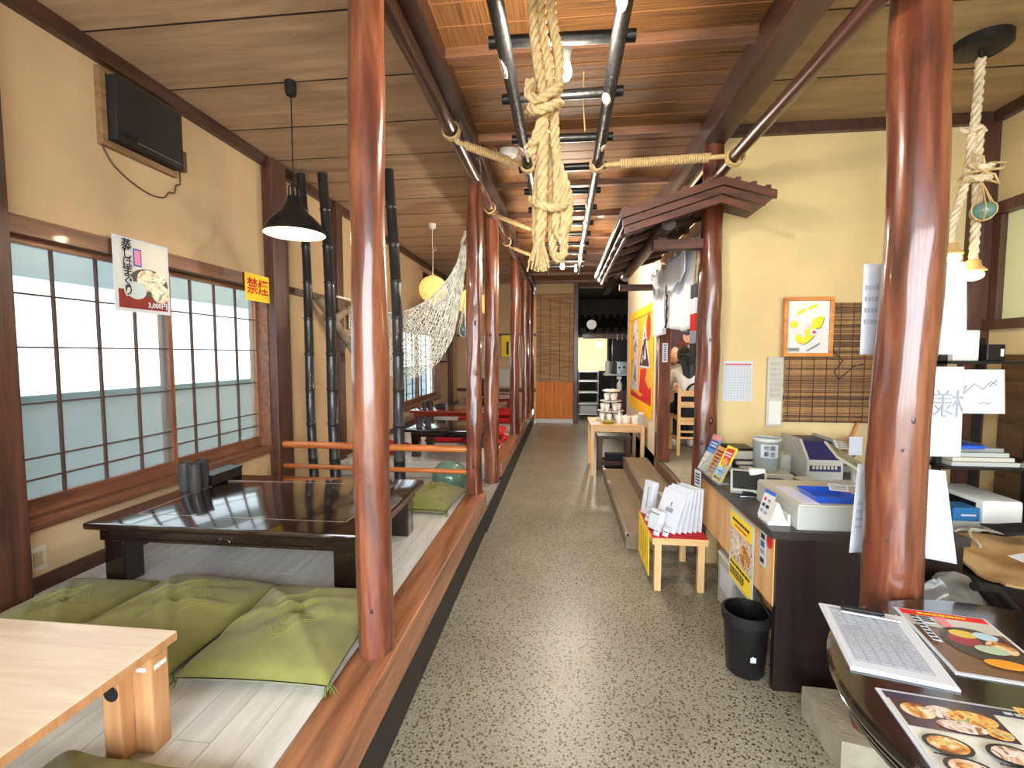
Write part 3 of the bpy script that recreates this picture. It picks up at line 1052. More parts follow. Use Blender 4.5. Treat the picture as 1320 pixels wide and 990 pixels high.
cp = [(XL + .01, 2.36, 2.64), (XL + .008, 2.42, 2.56), (XL + .008, 2.54, 2.50), (XL + .008, 2.66, 2.475), (XL + .008, 2.75, 2.49), (XL + .008, 2.79, 2.535), (XL + .008, 2.83, 2.545), (XL + .008, 2.85, 2.60), (XL + .008, 2.88, 2.62), (XL + .01, 2.88, 2.71)]
part('cord', MB().tube([cub(cp, i / 60) for i in range(61)], .0045, 6), mat('brown_cord', (88, 66, 44), .7), t, 60)

# posters on the window lintel
sheet('menu_poster', 'steamed clam poster hanging over the latticed window', 'poster', (XL + .052, 2.345, 1.745), (0, 1, 0), (0, 0, 1), .365, .42, 'paper',
      [('rect', .06, .05, .94, .95, mat('poster_grey', (206, 206, 200), .6)), ('rect', .06, .05, .94, .30, 'maroon'), ('ell', .60, .42, .36, .20, mat('dark_dish', (70, 66, 62), .5)),
       ('ell', .58, .46, .20, .15, 'clam'), ('ell', .80, .30, .17, .14, 'clam'), ('ell', .36, .30, .18, .12, mat('pale_dish', (186, 204, 210), .5)), ('ell', .80, .52, .12, .09, 'clam'),
       ('rect', .33, .63, .47, .87, 'bluep'), ('rect', .35, .65, .45, .85, mat('pink_print', (222, 130, 160), .6)),
       ('text', '蒸\nし\nは\nま\nぐ\nり', .215, .585, .066, 'paper', .007, .78), ('text', '蒸\nし\nは\nま\nぐ\nり', .215, .585, .066, 'ink', .001, .78),
       ('text', '3,000円', .73, .115, .042, 'paper', .001)])
sheet('no_smoking_sign', 'yellow no smoking sign with red characters on the lintel', 'sign', (XL + .05, 3.425, 1.93), (0, 1, 0), (0, 0, 1), .30, .215, 'yellow_p',
      [('text', '禁煙', .5, .5, .135, 'red_p', .002)])

# black pendant lamp
LX, LY = -1.665, 2.785
t = thing('pendant_lamp', 'black metal pendant lamp hanging over the lacquered table', 'lamp', (LX, LY, 2.245))
part('ceiling_canopy', MB().lathe([(.001, ZC - .085), (.028, ZC - .08), (.034, ZC - .06), (.034, ZC)], (LX, LY, 0)), 'blackm', t, 40)
part('cord', MB().tube([(LX, LY, ZC - .08), (LX, LY, 2.53)], .004, 8), 'blackm', t)
part('socket', MB().lathe([(.012, 2.55), (.03, 2.535), (.034, 2.50), (.034, 2.47), (.04, 2.46)], (LX, LY, 0)), 'black', t, 40)
so = t.children[-1]
for i in range(8):
    a = 2 * pi * i / 8
    part('chrome_slot', MB().box(-.004, .004, -.002, .002, 2.475, 2.525).xf(Matrix.Translation((LX + .034 * cos(a), LY + .034 * sin(a), 0)) @ Matrix.Rotation(a + pi / 2, 4, 'Z')), 'chrome', so)
prof = [(.036, 2.47), (.045, 2.43), (.075, 2.385), (.12, 2.345), (.158, 2.305), (.176, 2.265), (.182, 2.248)]
part('shade', MB().lathe(prof, (LX, LY, 0), 36, False), 'black', t, 60)
part('shade_lining', MB().lathe([(r - .004, z - .002) for r, z in prof], (LX, LY, 0), 36, False), 'lampshade_in', t, 60)
part('bulb', MB().ball((LX, LY, 2.325), .034, 16, 10), 'bulb_w', t, 180)
bulb_light((LX, LY, 2.265), 12, (1, .82, .55), .03, t)

# hanging net
t = thing('hanging_net', 'pale cord net slung like a hammock from the knotty pole', 'net', (-1.45, 4.0, 1.29))
top = [(-1.98, 2.02), (-1.9, 1.97), (-1.72, 1.91), (-1.5, 1.915), (-1.26, 2.0), (-1.06, 2.15), (-.93, 2.3), (-.865, 2.44)]
bot = [(-1.98, 1.97), (-1.94, 1.6), (-1.76, 1.34), (-1.52, 1.26), (-1.24, 1.36), (-1.02, 1.62), (-.90, 2.0), (-.83, 2.40)]
net_y = lambda u: 4.40 - .42 * max(0.0, u - .35) / .65
for layer, nm in ((-1, 'net_face'), (1, 'net_back')):
    nu, nv = 84, 30
    idx, vs, fs = {}, [], []
    for i in range(nu + 1):
        for j in range(nv + 1):
            if (i + j) % 2 == 0:
                u, v = i / nu, j / nv
                a, b = cub(top, u), cub(bot, u)
                w = sin(pi * v)
                jx = .020 * mnoise.noise((i * .7, j * .7, layer))
                jz = .026 * mnoise.noise((i * .6 + 9, j * .6, layer))
                env = min(1, 5 * u, 5 * (1 - u))
                idx[i, j] = len(vs)
                vs.append((a[0] + (b[0] - a[0]) * v + jx, net_y(u) + layer * (.02 + .07 * w) * env + .02 * mnoise.noise((i * .2, j * .3, 5)), a[1] + (b[1] - a[1]) * v + jz))
    for i in range(nu + 1):
        for j in range(nv + 1):
            if (i + j) % 2 == 1 and 0 < i < nu and 0 < j < nv:
                fs.append((idx[i, j - 1], idx[i + 1, j], idx[i, j + 1], idx[i - 1, j]))
    o = part(nm, MB().add(vs, fs), 'net', t)
    wm = o.modifiers.new('cord', 'WIREFRAME')
    wm.thickness = .0095
    wm.use_even_offset = False
part('hanging_cord', MB().tube([(-.865, 3.94, 2.44), (-.82, 3.86, 2.48), (-.79, 3.78, 2.49)], .012, 8).tube([(-1.98, 4.40, 2.0), (-2.05, 4.32, 2.03), (-2.14, 4.25, 2.05)], .010, 6).tube([cub(top, i / 20)[:1] + [net_y(i / 20)] + cub(top, i / 20)[1:] for i in range(21)], .009, 6), 'net', t, 60)

# driftwood and small tags on the wall behind the bamboo
dw = MB()
for p in ([(-2.44, 4.45, 2.06), (-2.40, 4.7, 1.86), (-2.36, 4.95, 1.62), (-2.34, 5.2, 1.42)], [(-2.40, 4.7, 1.86), (-2.34, 4.8, 1.95), (-2.3, 4.95, 2.0)], [(-2.38, 4.85, 1.72), (-2.3, 5.1, 1.68), (-2.24, 5.4, 1.72)], [(-2.36, 4.95, 1.62), (-2.3, 5.05, 1.45), (-2.28, 5.1, 1.25), (-2.28, 5.12, .34)]):
    n = len(p)
    dw.tube(p, [.045 - .022 * i / n for i in range(n)], 8)
solo('driftwood_branch', dw, 'driftwood', 'weathered forked driftwood branch behind the bamboo poles', 'driftwood', None, 60)
for y, z in ((4.46 + .55, 1.80),):
    sheet('wooden_tag', 'small pale tag with written characters behind the bamboo', 'tag', (XL + .04, y + .2, z), (0, 1, 0), (0, 0, 1), .13, .26, 'offwhite', [('lines', .25, .1, .75, .9, 6, 'ink')], .006)

# glass float by the gravel
t = thing('glass_float', 'large green glass float behind the lone green cushion', 'float', (-1.06, 4.25, .17))
part('sphere', MB().ball((-1.06, 4.25, .17 + .165), .17, 28, 18), 'float', t, 180)
part('seal', MB().lathe([(.04, 0), (.03, .01), (.001, .012)], (-1.06, 4.25, .17 + .325), 14), 'float', t, 60)
solo('river_stone', MB().ball((-1.75, 4.45, .245), .13, 14, 8, .6), 'stone', 'grey stone on the gravel beside the glass float', 'stone', None, 180)

# ------------------------------------------------------------------ far seating
def low_table(label, x0, x1, y0, y1, z, material):
    t = thing('low_table', label, 'table', ((x0 + x1) / 2, (y0 + y1) / 2, ZF))
    part('tabletop', MB().bbox(x0, x1, y0, y1, z - .035, z, .012), material, t, 40)
    part('apron', MB().box(x0 + .06, x1 - .06, y0 + .05, y0 + .08, z - .09, z - .035), material, t)
    part('apron', MB().box(x0 + .06, x1 - .06, y1 - .08, y1 - .05, z - .09, z - .035), material, t)
    for x in (x0 + .06, x1 - .15):
        for yy in (y0 + .06, y1 - .15):
            part('leg', MB().bbox(x, x + .09, yy, yy + .09, ZF, z - .035, .006), material, t)


low_table('dark low table nearest the gravel strip', -1.78, -0.86, 5.05, 5.85, .655, 'lacquer')
low_table('red-brown low table beyond the dark one', -2.30, -1.00, 6.75, 7.65, .66, 'lacquer_red')
low_table('dark red low table by the back wall', -2.0, -.95, 9.0, 9.9, .66, 'lacquer_red')
for x, y in ((-1.66, 5.22), (-1.57, 5.28)):
    tumbler(x, y, .655, 'smoky tumbler on the dark table beyond the gravel', 1, .04, .11, 'tumblers on the far dark table')
for x, y in ((-2.12, 6.95), (-2.03, 6.98), (-2.08, 7.08)):
    tumbler(x, y, .66, 'smoky tumbler on the red-brown far table', 1, .04, .11, 'tumblers on the red-brown table')
solo('condiment_box', MB().bbox(-1.95, -1.8, 7.0, 7.12, .66, .74, .01), 'black', 'small black box beside the tumblers on the red-brown table', 'box')
for x in (-2.06, -1.92, -1.8):
    solo('menu_stand', MB().bbox(x, x + .10, 10.6, 10.66, ZF, ZF + .62, .005), 'black', 'black upright stand against the back wall', 'stand', 'stands at the back wall')
for i, (x, y, z, s) in enumerate(((-1.02, 6.12, ZF, .52), (-1.02, 6.13, ZF + .11, .52), (-1.58, 6.2, ZF, .5), (-1.06, 8.0, ZF, .52), (-1.06, 8.02, ZF + .11, .5), (-1.6, 8.2, ZF, .5), (-1.55, 8.72, ZF, .44), (-2.15, 5.4, ZF, .5))):
    zabuton('red floor cushion ' + ['under another red cushion beside the slim dark pole', 'on top of another red cushion beside the slim dark pole', 'between the dark table and the red-brown table', 'at the bottom of the pile beyond the red-brown table', 'on top of the pile beyond the red-brown table', 'behind the far edge of the red-brown table', 'in front of the dark red back table', 'between the dark table and the cream wall'][i],
            x, y, z, s, s, radians((-6, 4, 2, -3, 5, 3, 0, 1)[i]), .10, 'red_c', 'red floor cushions', 20.0 + i, False)

# paper lanterns
def lantern(label, x, y, zc, r):
    t = thing('paper_lantern', label, 'lantern', (x, y, zc - r), 0, 'round paper lanterns')
    n = 28
    part('paper_globe', MB().lathe([(max(.03, (r + .004 * (i % 2)) * sin(pi * (i + .5) / n)), -r * cos(pi * (i + .5) / n)) for i in range(n)], (x, y, zc), 28, False), 'lantern', t, 180)
    rb = MB()
    for k in range(4):
        a = k * pi / 4 + .3
        rb.tube([(x + (r + .003) * cos(q / 12 * 2 * pi) * cos(a), y + (r + .003) * cos(q / 12 * 2 * pi) * sin(a), zc + (r + .003) * sin(q / 12 * 2 * pi)) for q in range(24)], .0025, 4)
    part('rib', rb, mat('lantern_rib', (150, 110, 50), .8) if 'lantern_rib' not in bpy.data.materials else bpy.data.materials['lantern_rib'], t)
    part('cord', MB().tube([(x, y, zc + r), (x + .004, y, zc + r + .3), (x + .05, y, zc + r + .33), (x + .03, y, zc + r + .37), (x, y, zc + r + .31), (x, y, ZC - .05)], .005, 6), 'offwhite', t)
    part('ceiling_rose', MB().lathe([(.015, ZC - .07), (.045, ZC - .05), (.05, ZC)], (x, y, 0)), 'white', t, 40)
    bulb_light((x, y, zc), 8, (1, .76, .42), .08, t)


lantern('round yellow paper lantern above the hanging net', -1.67, 5.9, 2.335, .175)
lantern('round yellow paper lantern half behind the knotty pole', -1.47, 7.1, 2.31, .18)
lantern('round yellow paper lantern between the knotty and rough poles', -1.29, 8.0, 2.37, .18)

t = thing('net_float', 'small glass float in a cord net hanging beside the knotty pole', 'float', (-.93, 4.35, 1.66))
part('ball', MB().ball((-.935, 4.35, 1.73), .058, 18, 12), 'float', t, 180)
cn = MB()
for k in range(6):
    a = k * pi / 3
    cn.tube([(-.935 + .062 * sin(q) * cos(a), 4.35 + .062 * sin(q) * sin(a), 1.73 - .062 * cos(q)) for q in [i * pi / 10 for i in range(8)]] + [(-.935, 4.35, 1.98)], .004, 5)
cn.tube([(-.935, 4.35, 1.98), (-.82, 4.1, 2.2), (-.74, 3.78, 2.30)], .005, 6)
part('cord_net', cn, 'net', t)

# pictures on far walls
sheet('photo_poster', 'dark photo poster on the cream wall past the far window', 'poster', (XL + .012, 9.36, 1.33), (0, 1, 0), (0, 0, 1), .52, .46, 'ink', [('rect', .08, .08, .92, .92, 'food2')], .006)
for i, (x, w, z, h, m, lb) in enumerate(((-1.92, .36, 1.22, .76, 'food2', 'tall portrait poster on the back wall behind the knotty pole'), (-1.44, .28, 1.45, .5, 'yellow_p', 'yellow poster with a bottle on the back wall'), (-1.0, .25, 1.38, .58, 'food3', 'warm coloured poster on the back wall beside the last poles'))):
    sheet('photo_poster', lb, 'poster', (x, 10.9, z), (1, 0, 0), (0, 0, 1), w, h, m, [('rect', .4, .1, .58, .7, 'ink')] if i == 1 else [('ell', .5, .62, .25, .22, 'skin')] if i == 0 else [('ell', .5, .5, .3, .3, 'food')], .006)
sheet('white_banner', 'plain pale board below the posters on the back wall', 'board', (-1.95, 10.9, .75), (1, 0, 0), (0, 0, 1), 1.25, .42, 'offwhite', (), .006)
t = thing('far_vent', 'small dark vent high on the cream wall above the far window', 'vent', (XL, 8.7, 2.7))
part('panel', MB().bbox(XL, XL + .08, 8.1, 9.3, 2.62, 2.95, .006), bpy.data.materials['black_mesh'], t)
part('frame', MB().box(XL, XL + .05, 8.04, 8.1, 2.58, 2.99).box(XL, XL + .05, 8.1, 9.3, 2.58, 2.62), 'ply_leg', t)
# reed blind on the end wall
t = thing('reed_blind', 'brown reed roller blind on the end wall', 'blind', (-.18, 10.2, .92))
part('slat_sheet', MB().sheet(lambda u, v: (-.58 + .8 * u, 10.205 + .004 * sin(v * 300), .90 + 1.85 * v), 2, 150, .008), 'blind_pale', t)
part('roll', MB().tube([(-.58, 10.19, 2.76), (.22, 10.19, 2.76)], .05, 14), 'blind_pale', t, 60)
for k in range(4):
    part('string', MB().box(-.5 + .21 * k, -.49 + .21 * k, 10.19, 10.198, .92, 2.75), 'lattice', t)

# ================================================================== CORRIDOR CEILING
solo('log_beam', log_mb((-0.70, 0.9, 2.885), (-0.70, 10.9, 2.885), .04, .04, 3.3, 60, 14, .12), 'beam_log', 'dark knotty log beam resting above the knotty poles', 'beam', None, 60)
solo('log_beam', log_mb((1.0, 1.2, 2.655), (1.0, 3.24, 2.665), .036, .034, 5.3, 24, 14, .10), 'beam_log', 'dark polished log beam above the roofed doorway pole', 'beam', None, 60)

ZL = 2.655
lad = thing('hanging_ladder', 'black bamboo ladder with flaking paint hung level under the ceiling', 'ladder', (0, 4.0, ZL))
for x, xx in ((-.225, -.225), (.195, .195)):
    rl = part('rail', log_mb((x, .6, ZL), (xx, 6.75, ZL), .029, .026, x * 7 + 3, 60, 14, .08), 'ladder', lad, 60)
    chip = MB()
    rr = random.Random(int(x * 100) + 50)
    for i in range(9):
        yy = 1.5 + i * .55 + rr.uniform(-.2, .2)
        a = rr.uniform(-2.6, -.5)
        for q in range(3):
            aa, y2, sz = a + rr.uniform(-.25, .25), yy + rr.uniform(-.03, .03), rr.uniform(.010, .019)
            chip.ball((0, 0, 0), 1, 8, 5)
            k = len(chip.v) - 8 * 6
            mtx = Matrix.Translation((x + .0275 * cos(aa), y2, ZL + .0275 * sin(aa))) @ Matrix.Rotation(aa, 4, 'Y').inverted() @ Matrix.Diagonal((.006, sz * 3.2, sz * 1.3, 1))
            for vi in range(k, len(chip.v)):
                chip.v[vi] = tuple(mtx @ Vector(chip.v[vi]))
    st_o = part('flaked_patch', chip, mat('flaked_paint', (206, 186, 172), .8) if 'flaked_paint' not in bpy.data.materials else bpy.data.materials['flaked_paint'], rl, 180)
    st_o['kind'] = 'stuff'
for i, yy in enumerate((1.41, 1.83, 2.23, 2.64, 3.06, 3.47, 3.90, 4.31, 4.71, 5.10, 5.55, 6.0, 6.4)):
    part('rung', log_mb((-.29, yy, ZL + .03), (.26, yy + (.02 if i % 2 else -.015), ZL + .03), .023, .023, i * 1.7, 8, 12, .08), 'ladder', lad, 60)


def lash(label, x0, x1, y, z0, z1, r, ta, tb):
    t = thing('rope_lashing', label, 'rope', ((x0 + x1) / 2, y, min(z0, z1) - r), 0, 'rope lashings holding the ladder')
    n = int(abs(x1 - x0) / .0135)
    P = []
    a0, a1 = x0 + (x1 - x0) * .13, x1 - (x1 - x0) * .13
    for i in range(n * 8 + 1):
        f = i / (n * 8)
        x = a0 + (a1 - a0) * f
        zz = z0 + (z1 - z0) * (.13 + .74 * f)
        a = 2 * pi * n * .74 * f
        P.append((x, y + r * 1.15 * cos(a), zz + r * 1.15 * sin(a)))
    part('winding', MB().tube(P, .0068, 5), 'rope', t, 60)
    part('core', MB().tube([(x0, y, z0), (x1, y, z1)], r * .75, 8), 'rope', t, 60)
    for xe, ze, (cx, cz, cr) in ((x0, z0, ta), (x1, z1, tb)):
        # three turns round the rail or beam, joined to the lashing end
        R = cr * 1.1 + .007
        a0 = math.atan2(ze - cz, xe - cx)
        for k in range(3):
            yy = y - .016 + .016 * k
            L = [(cx + R * cos(a0 + q * 2 * pi / 20), yy, cz + R * sin(a0 + q * 2 * pi / 20)) for q in range(20)]
            part('loop', MB().tube(L, .0075, 6, closed=True), 'rope', t, 60)
        part('tail', MB().tube([(xe, y, ze), (cx + R * cos(a0), y, cz + R * sin(a0))], .012, 8), 'rope', t, 60)


LB, LR, RR, RB = (-.70, 2.885, .04), (-.225, ZL, .029), (.195, ZL, .029), (1.0, 2.66, .036)
lash('short rope lashing tying the ladder to the left log beam', -.665, -.275, 2.92, 2.815, 2.662, .019, LB, LR)
lash('long rope lashing tying the ladder to the polished log beam', .243, .945, 2.95, 2.650, 2.668, .019, RR, RB)
lash('thin rope lashing between the ladder and the rough-skinned pole', -.66, -.275, 4.45, 2.82, 2.665, .017, LB, LR)
lash('farthest rope lashing from the ladder to the left beam', -.66, -.275, 5.78, 2.82, 2.665, .017, LB, LR)

# big hanging rope bundle
t = thing('hanging_rope', 'thick manila rope bundle with knots and a frayed end', 'rope', (-.06, 1.72, 1.86))
RY = 1.72
rp = lambda pts, r, nm='rope_length': part(nm, rope_mb(pts, r), 'rope', t, 60)
rp([(-.125, RY, 2.95), (-.115, RY, 2.70), (-.095, RY - .01, 2.52), (-.07, RY - .03, 2.40)], .019)
rp([(-.085, RY + .02, 2.95), (-.085, RY + .02, 2.70), (-.055, RY, 2.50), (-.055, RY, 2.40)], .019)
rp([(-.05, RY, 2.95), (-.05, RY, 2.72), (-.02, RY - .02, 2.52), (-.03, RY - .03, 2.40), (-.075, RY - .03, 2.33), (-.105, RY - .03, 2.25), (-.12, RY - .03, 2.20)], .018)
rp([(-.12, RY - .045, 2.45), (-.125, RY - .05, 2.40), (-.09, RY - .06, 2.375), (-.04, RY - .06, 2.40), (-.02, RY - .03, 2.43), (-.05, RY + .03, 2.46), (-.10, RY + .02, 2.455), (-.12, RY - .045, 2.44)], .018, 'knot')
rp([(-.12, RY - .04, 2.36), (-.10, RY - .07, 2.335), (-.05, RY - .07, 2.345), (-.02, RY - .04, 2.37), (-.05, RY + .02, 2.39), (-.10, RY + .02, 2.38), (-.125, RY - .03, 2.355)], .018, 'knot')
rp([(-.04, RY - .02, 2.41), (-.035, RY - .01, 2.30), (-.03, RY, 2.2), (.0, RY, 2.12), (.015, RY, 2.05), (.012, RY, 1.97), (-.012, RY, 1.93), (-.03, RY, 1.96), (-.025, RY, 2.08), (-.03, RY, 2.24)], .018)
rp([(-.075, RY - .02, 2.33), (-.075, RY - .03, 2.2), (-.078, RY - .03, 2.05), (-.082, RY - .02, 1.95), (-.088, RY - .02, 1.90)], .021)
rp([(-.05, RY + .02, 2.30), (-.045, RY + .02, 2.1), (-.045, RY + .02, 1.95), (-.035, RY + .01, 1.865), (-.018, RY, 1.845), (-.002, RY, 1.86), (.002, RY, 1.95), (-.004, RY, 2.06), (-.012, RY, 2.14)], .017)
rp([(-.06, RY + .04, 2.32), (-.10, RY + .03, 2.14), (-.105, RY + .03, 2.0), (-.10, RY + .02, 1.88)], .014)
rp([(-.12, RY + .0, 2.06), (-.09, RY - .045, 2.03), (-.05, RY - .045, 2.015), (-.01, RY - .03, 2.02), (.015, RY - .01, 2.04)], .016, 'tie')
rp([(-.10, RY - .03, 2.27), (-.115, RY - .04, 2.23), (-.125, RY - .05, 2.235)], .016, 'tie')
fr = MB()
rr = random.Random(5)
for i in range(46):
    a, q = rr.uniform(0, 6.28), rr.uniform(0, 1)
    L = rr.uniform(.07, .11)
    fr.tube([(-.088 + .014 * q * cos(a), RY - .02 + .014 * q * sin(a), 1.905), (-.09 + .028 * q * cos(a), RY - .02 + .028 * q * sin(a), 1.905 - L * .5), (-.092 + .042 * q * cos(a), RY - .02 + .04 * q * sin(a), 1.905 - L)], .0036, 5)
fo = part('frayed_end', fr, 'rope', t)
fo['kind'] = 'stuff'

# bulbs on the ladder
def bare_bulb(label, x, y, z, s=1.0, power=50, ry=None):
    t = thing('bare_bulb', label, 'bulb', (x, y, z), 0, 'bare bulbs under the ladder')
    part('lampholder', MB().lathe([(.012 * s, z + .14 * s), (.024 * s, z + .135 * s), (.026 * s, z + .09 * s), (.02 * s, z + .06 * s), (.019 * s, z + .045 * s)], (x, y, 0), 16), 'white', t, 40)
    part('glass', MB().lathe([(.001, z - .022 * s), (.016 * s, z - .018 * s), (.026 * s, z), (.026 * s, z + .016 * s), (.018 * s, z + .045 * s)], (x, y, 0), 16), 'bulb', t, 180)
    part('wire', MB().tube([(x, y, z + .135 * s), (x, ry or y, ZL + .03 + (.02 if ry else 0))], .003, 5), 'black', t)
    bulb_light((x, y, z - .06), power, (1, .9, .74), .03, t)


bare_bulb('bare white bulb on the ladder beside the thick rope', .0, 1.90, 2.59, 1, 50, 1.83)
bare_bulb('bare bulb further along the ladder past the rope', -.015, 4.31, 2.515)
bare_bulb('bare bulb past the frayed rope end', -.015, 5.55, 2.515)
bare_bulb('small bare bulb close to the ladder right rail', .15, 6.02, 2.56, .6, 70)
t = thing('smoke_detector', 'white smoke detector on the reed ceiling beside the short lashing', 'detector', (-.42, 3.60, ZM - .04))
part('base', MB().lathe([(.07, ZM - .015), (.072, ZM)], (-.42, 3.60, 0)), 'white', t)
part('cover', MB().lathe([(.03, ZM - .045), (.06, ZM - .04), (.068, ZM - .015)], (-.42, 3.60, 0)), 'white', t, 40)
solo('hanging_string', MB().tube([(-.2 + .30, 2.65, ZM - .01), (-.2 + .30, 2.66, 2.85), (-.19 + .3, 2.66, 2.72)], .0035, 5), 'rope', 'thin string dangling from the reed ceiling', 'string')

# ================================================================== RIGHT SIDE
pole('log_pole', 'thick varnished log pole rising beside the round table', 1.175, 1.775, .12, 3.04, .094, .079, 17.0,
     knots=((-2.0, 1.18, 1.3), (-1.7, 1.28, 1.3), (-2.3, .86, .9), (-1.8, 2.1, .9)), lean=(.015, 0))
solo('pole_plinth', MB().prism([(1.0, 1.70), (1.34, 1.62), (1.36, 1.96), (1.0, 1.98)], 0, .12), 'concrete', 'rough concrete plinth under the thick pole', 'plinth')
pole('log_pole', 'dark gnarled log pole at the roofed doorway corner', .985, 3.32, ZR + .01, 2.90, .078, .066, 21.0, 'pole_dark', wob=.2, knots=((-1.4, 1.05, 1.6), (-1.7, 1.6, 1.2), (-2.2, .9, 1.2), (-1.9, 2.1, .9)))
solo('square_post', MB().bbox(.99, 1.12, 5.02, 5.15, ZR if False else 0, 2.28, .008), 'pole_dark', 'square dark post beside the orange banner', 'post')
sheet('door_tag', 'narrow white tag on the square dark post', 'tag', (1.03, 5.018, 1.42), (1, 0, 0), (0, 0, 1), .055, .20, 'paper', [('lines', .25, .06, .75, .94, 8, 'ink')])

# little pent roof over the doorway
rf = thing('porch_roof', 'dark slatted wooden porch roof over the doorway', 'roof', (.8, 4.1, 2.2))
EX, EZ, AX, AZ, BX, BZ, Y0, Y1 = .34, 2.335, .935, 2.515, 1.235, 2.425, 2.93, 5.25
def slope(x):
    return EZ + (AZ - EZ) * (x - EX) / (AX - EX) if x <= AX else AZ + (BZ - AZ) * (x - AX) / (BX - AX)
part('roof_deck', MB().prism([(EX, slope(EX)), (AX, AZ), (AX, AZ + .014), (EX, slope(EX) + .014)], Y0 + .03, Y1, 'Y'), 'beam', rf)
part('roof_deck', MB().prism([(AX, AZ), (BX, BZ), (BX, BZ + .014), (AX, AZ + .014)], Y0 + .03, YW - .01, 'Y'), 'beam', rf)
barge = wood('roof_board', (54, 27, 17), (98, 53, 33), 'X', .55, .0)
M['barge'] = barge
for k, (dz0, dz1, dy, cut) in enumerate(((-.012, .034, 0, 0), (-.058, -.016, .018, .035), (-.105, -.062, .036, .08))):
    part('barge_board', MB().prism([(EX + cut * .4, slope(EX) + dz0 + cut * .12), (AX, AZ + dz0), (AX, AZ + dz1), (EX + cut * .4, slope(EX) + dz1 + cut * .12)], Y0 + dy, Y0 + dy + .022, 'Y'), 'barge', rf)
    part('barge_board', MB().prism([(AX, AZ + dz0), (BX - cut * 1.6, BZ + dz0 + cut * .3), (BX - cut * 1.6, BZ + dz1 + cut * .3), (AX, AZ + dz1)], Y0 + dy, Y0 + dy + .022, 'Y'), 'barge', rf)
    xx = EX + k * .03
    part('eave_board', MB().bbox(xx, xx + .02, Y0 + .03, Y1, slope(xx) - .012 - .035 * k, slope(xx) + .034 - .05 * k, .003), 'beam', rf)
for k in range(6):
    x = EX + .06 + k * .10
    part('underside_slat', MB().prism([(x, slope(x) - .03), (x + .072, slope(x + .072) - .018), (x + .072, slope(x + .072) - .002), (x, slope(x) - .014)], Y0 + .05, Y1, 'Y'), 'beam', rf)
for yy in (3.2, 3.55, 3.9, 4.25, 4.6, 4.95):
    part('rafter', MB().prism([(EX + .03, slope(EX) - .06), (.99, AZ - .045), (.99, AZ - .0), (EX + .03, slope(EX) - .02)], yy, yy + .04, 'Y'), 'barge', rf)
for (x, yy) in ((EX + .03, Y0 + .03), (.55, Y0 + .03), (.72, Y0 + .03), (.86, Y0 + .03), (1.02, Y0 + .03), (1.11, Y0 + .03), (1.19, Y0 + .03)):
    part('batten_end', MB().bbox(x - .015, x + .015, yy - .02, yy + .12, slope(x) + .03, slope(x) + .056, .003), 'barge', rf)
part('bracket', MB().bbox(.60, .93, 3.28, 3.36, 2.21, 2.275, .004), 'barge', rf)
part('bracket', MB().bbox(.60, 1.03, 5.175, 5.245, 2.19, 2.255, .004), 'barge', rf)
part('purlin', MB().tube([(.66, 3.1, 2.33), (.66, 5.2, 2.33)], .045, 12), 'beam', rf, 60)
part('strut', MB().bbox(.63, .69, 3.29, 3.35, 2.275, 2.33, .003), 'barge', rf)

# noren curtain
def nor(u, v):
    y = 5.15 - 1.585 * u
    z = 2.31 - (.60 + .03 * sin(u * 9)) * (1 - v) - .05 * (1 - u) * 0
    x = .942 + .026 * sin(u * 26) * (1.15 - v) + .014 * sin(u * 61 + 2) * (1 - v)
    return (x, y, z)
t = thing('noren_curtain', 'white cotton noren curtain hanging under the porch roof', 'curtain', (.955, 4.4, 1.69))
cl = part('cloth', MB().sheet(nor, 90, 16, .004), 'noren', t, 180)
part('folded_flap', MB().sheet(lambda u, v: (.890 - .006 * sin(u * 9), 4.22 - .62 * u, 2.285 - (.27 - .08 * u) * (1 - v) + .02 * sin(u * 14) * (1 - v)), 24, 8, .004), 'noren', t, 180)
c0 = Vector((.915, 4.72, 0))
em = MB()
em.prism([(4.22 + .11 * cos(a), 1.94 + .19 * sin(a)) for a in [i * 2 * pi / 22 for i in range(22)]], .893, .896, 'X')
part('emblem', em, mat('grey_dye', (132, 134, 148), .9), t)
te = link('lettering', MB().tube([(.890, 4.19, 2.090), (.890, 4.21, 2.030), (.890, 4.17, 2.000)], .008, 4).tube([(.890, 4.23, 2.020), (.890, 4.17, 1.980), (.890, 4.22, 1.950)], .008, 4)
          .tube([(.890, 4.21, 1.940), (.890, 4.16, 1.900), (.890, 4.20, 1.870)], .009, 4).tube([(.890, 4.18, 1.900), (.890, 4.21, 1.830), (.890, 4.17, 1.800)], .008, 4).tube([(.890, 4.17, 1.810), (.890, 4.21, 1.760), (.890, 4.23, 1.735)], .009, 4).mesh('brush_strokes', 'ink'), t)
te.name = 'brush_strokes'
part('rod', MB().tube([(.945, 3.40, 2.325), (.945, 5.25, 2.325)], .011, 8), 'offwhite', t, 60)
for k in range(7):
    yy = 3.62 + k * .26
    part('clip', MB().bbox(.93, .96, yy, yy + .016, 2.29, 2.36, .003), 'white', t)
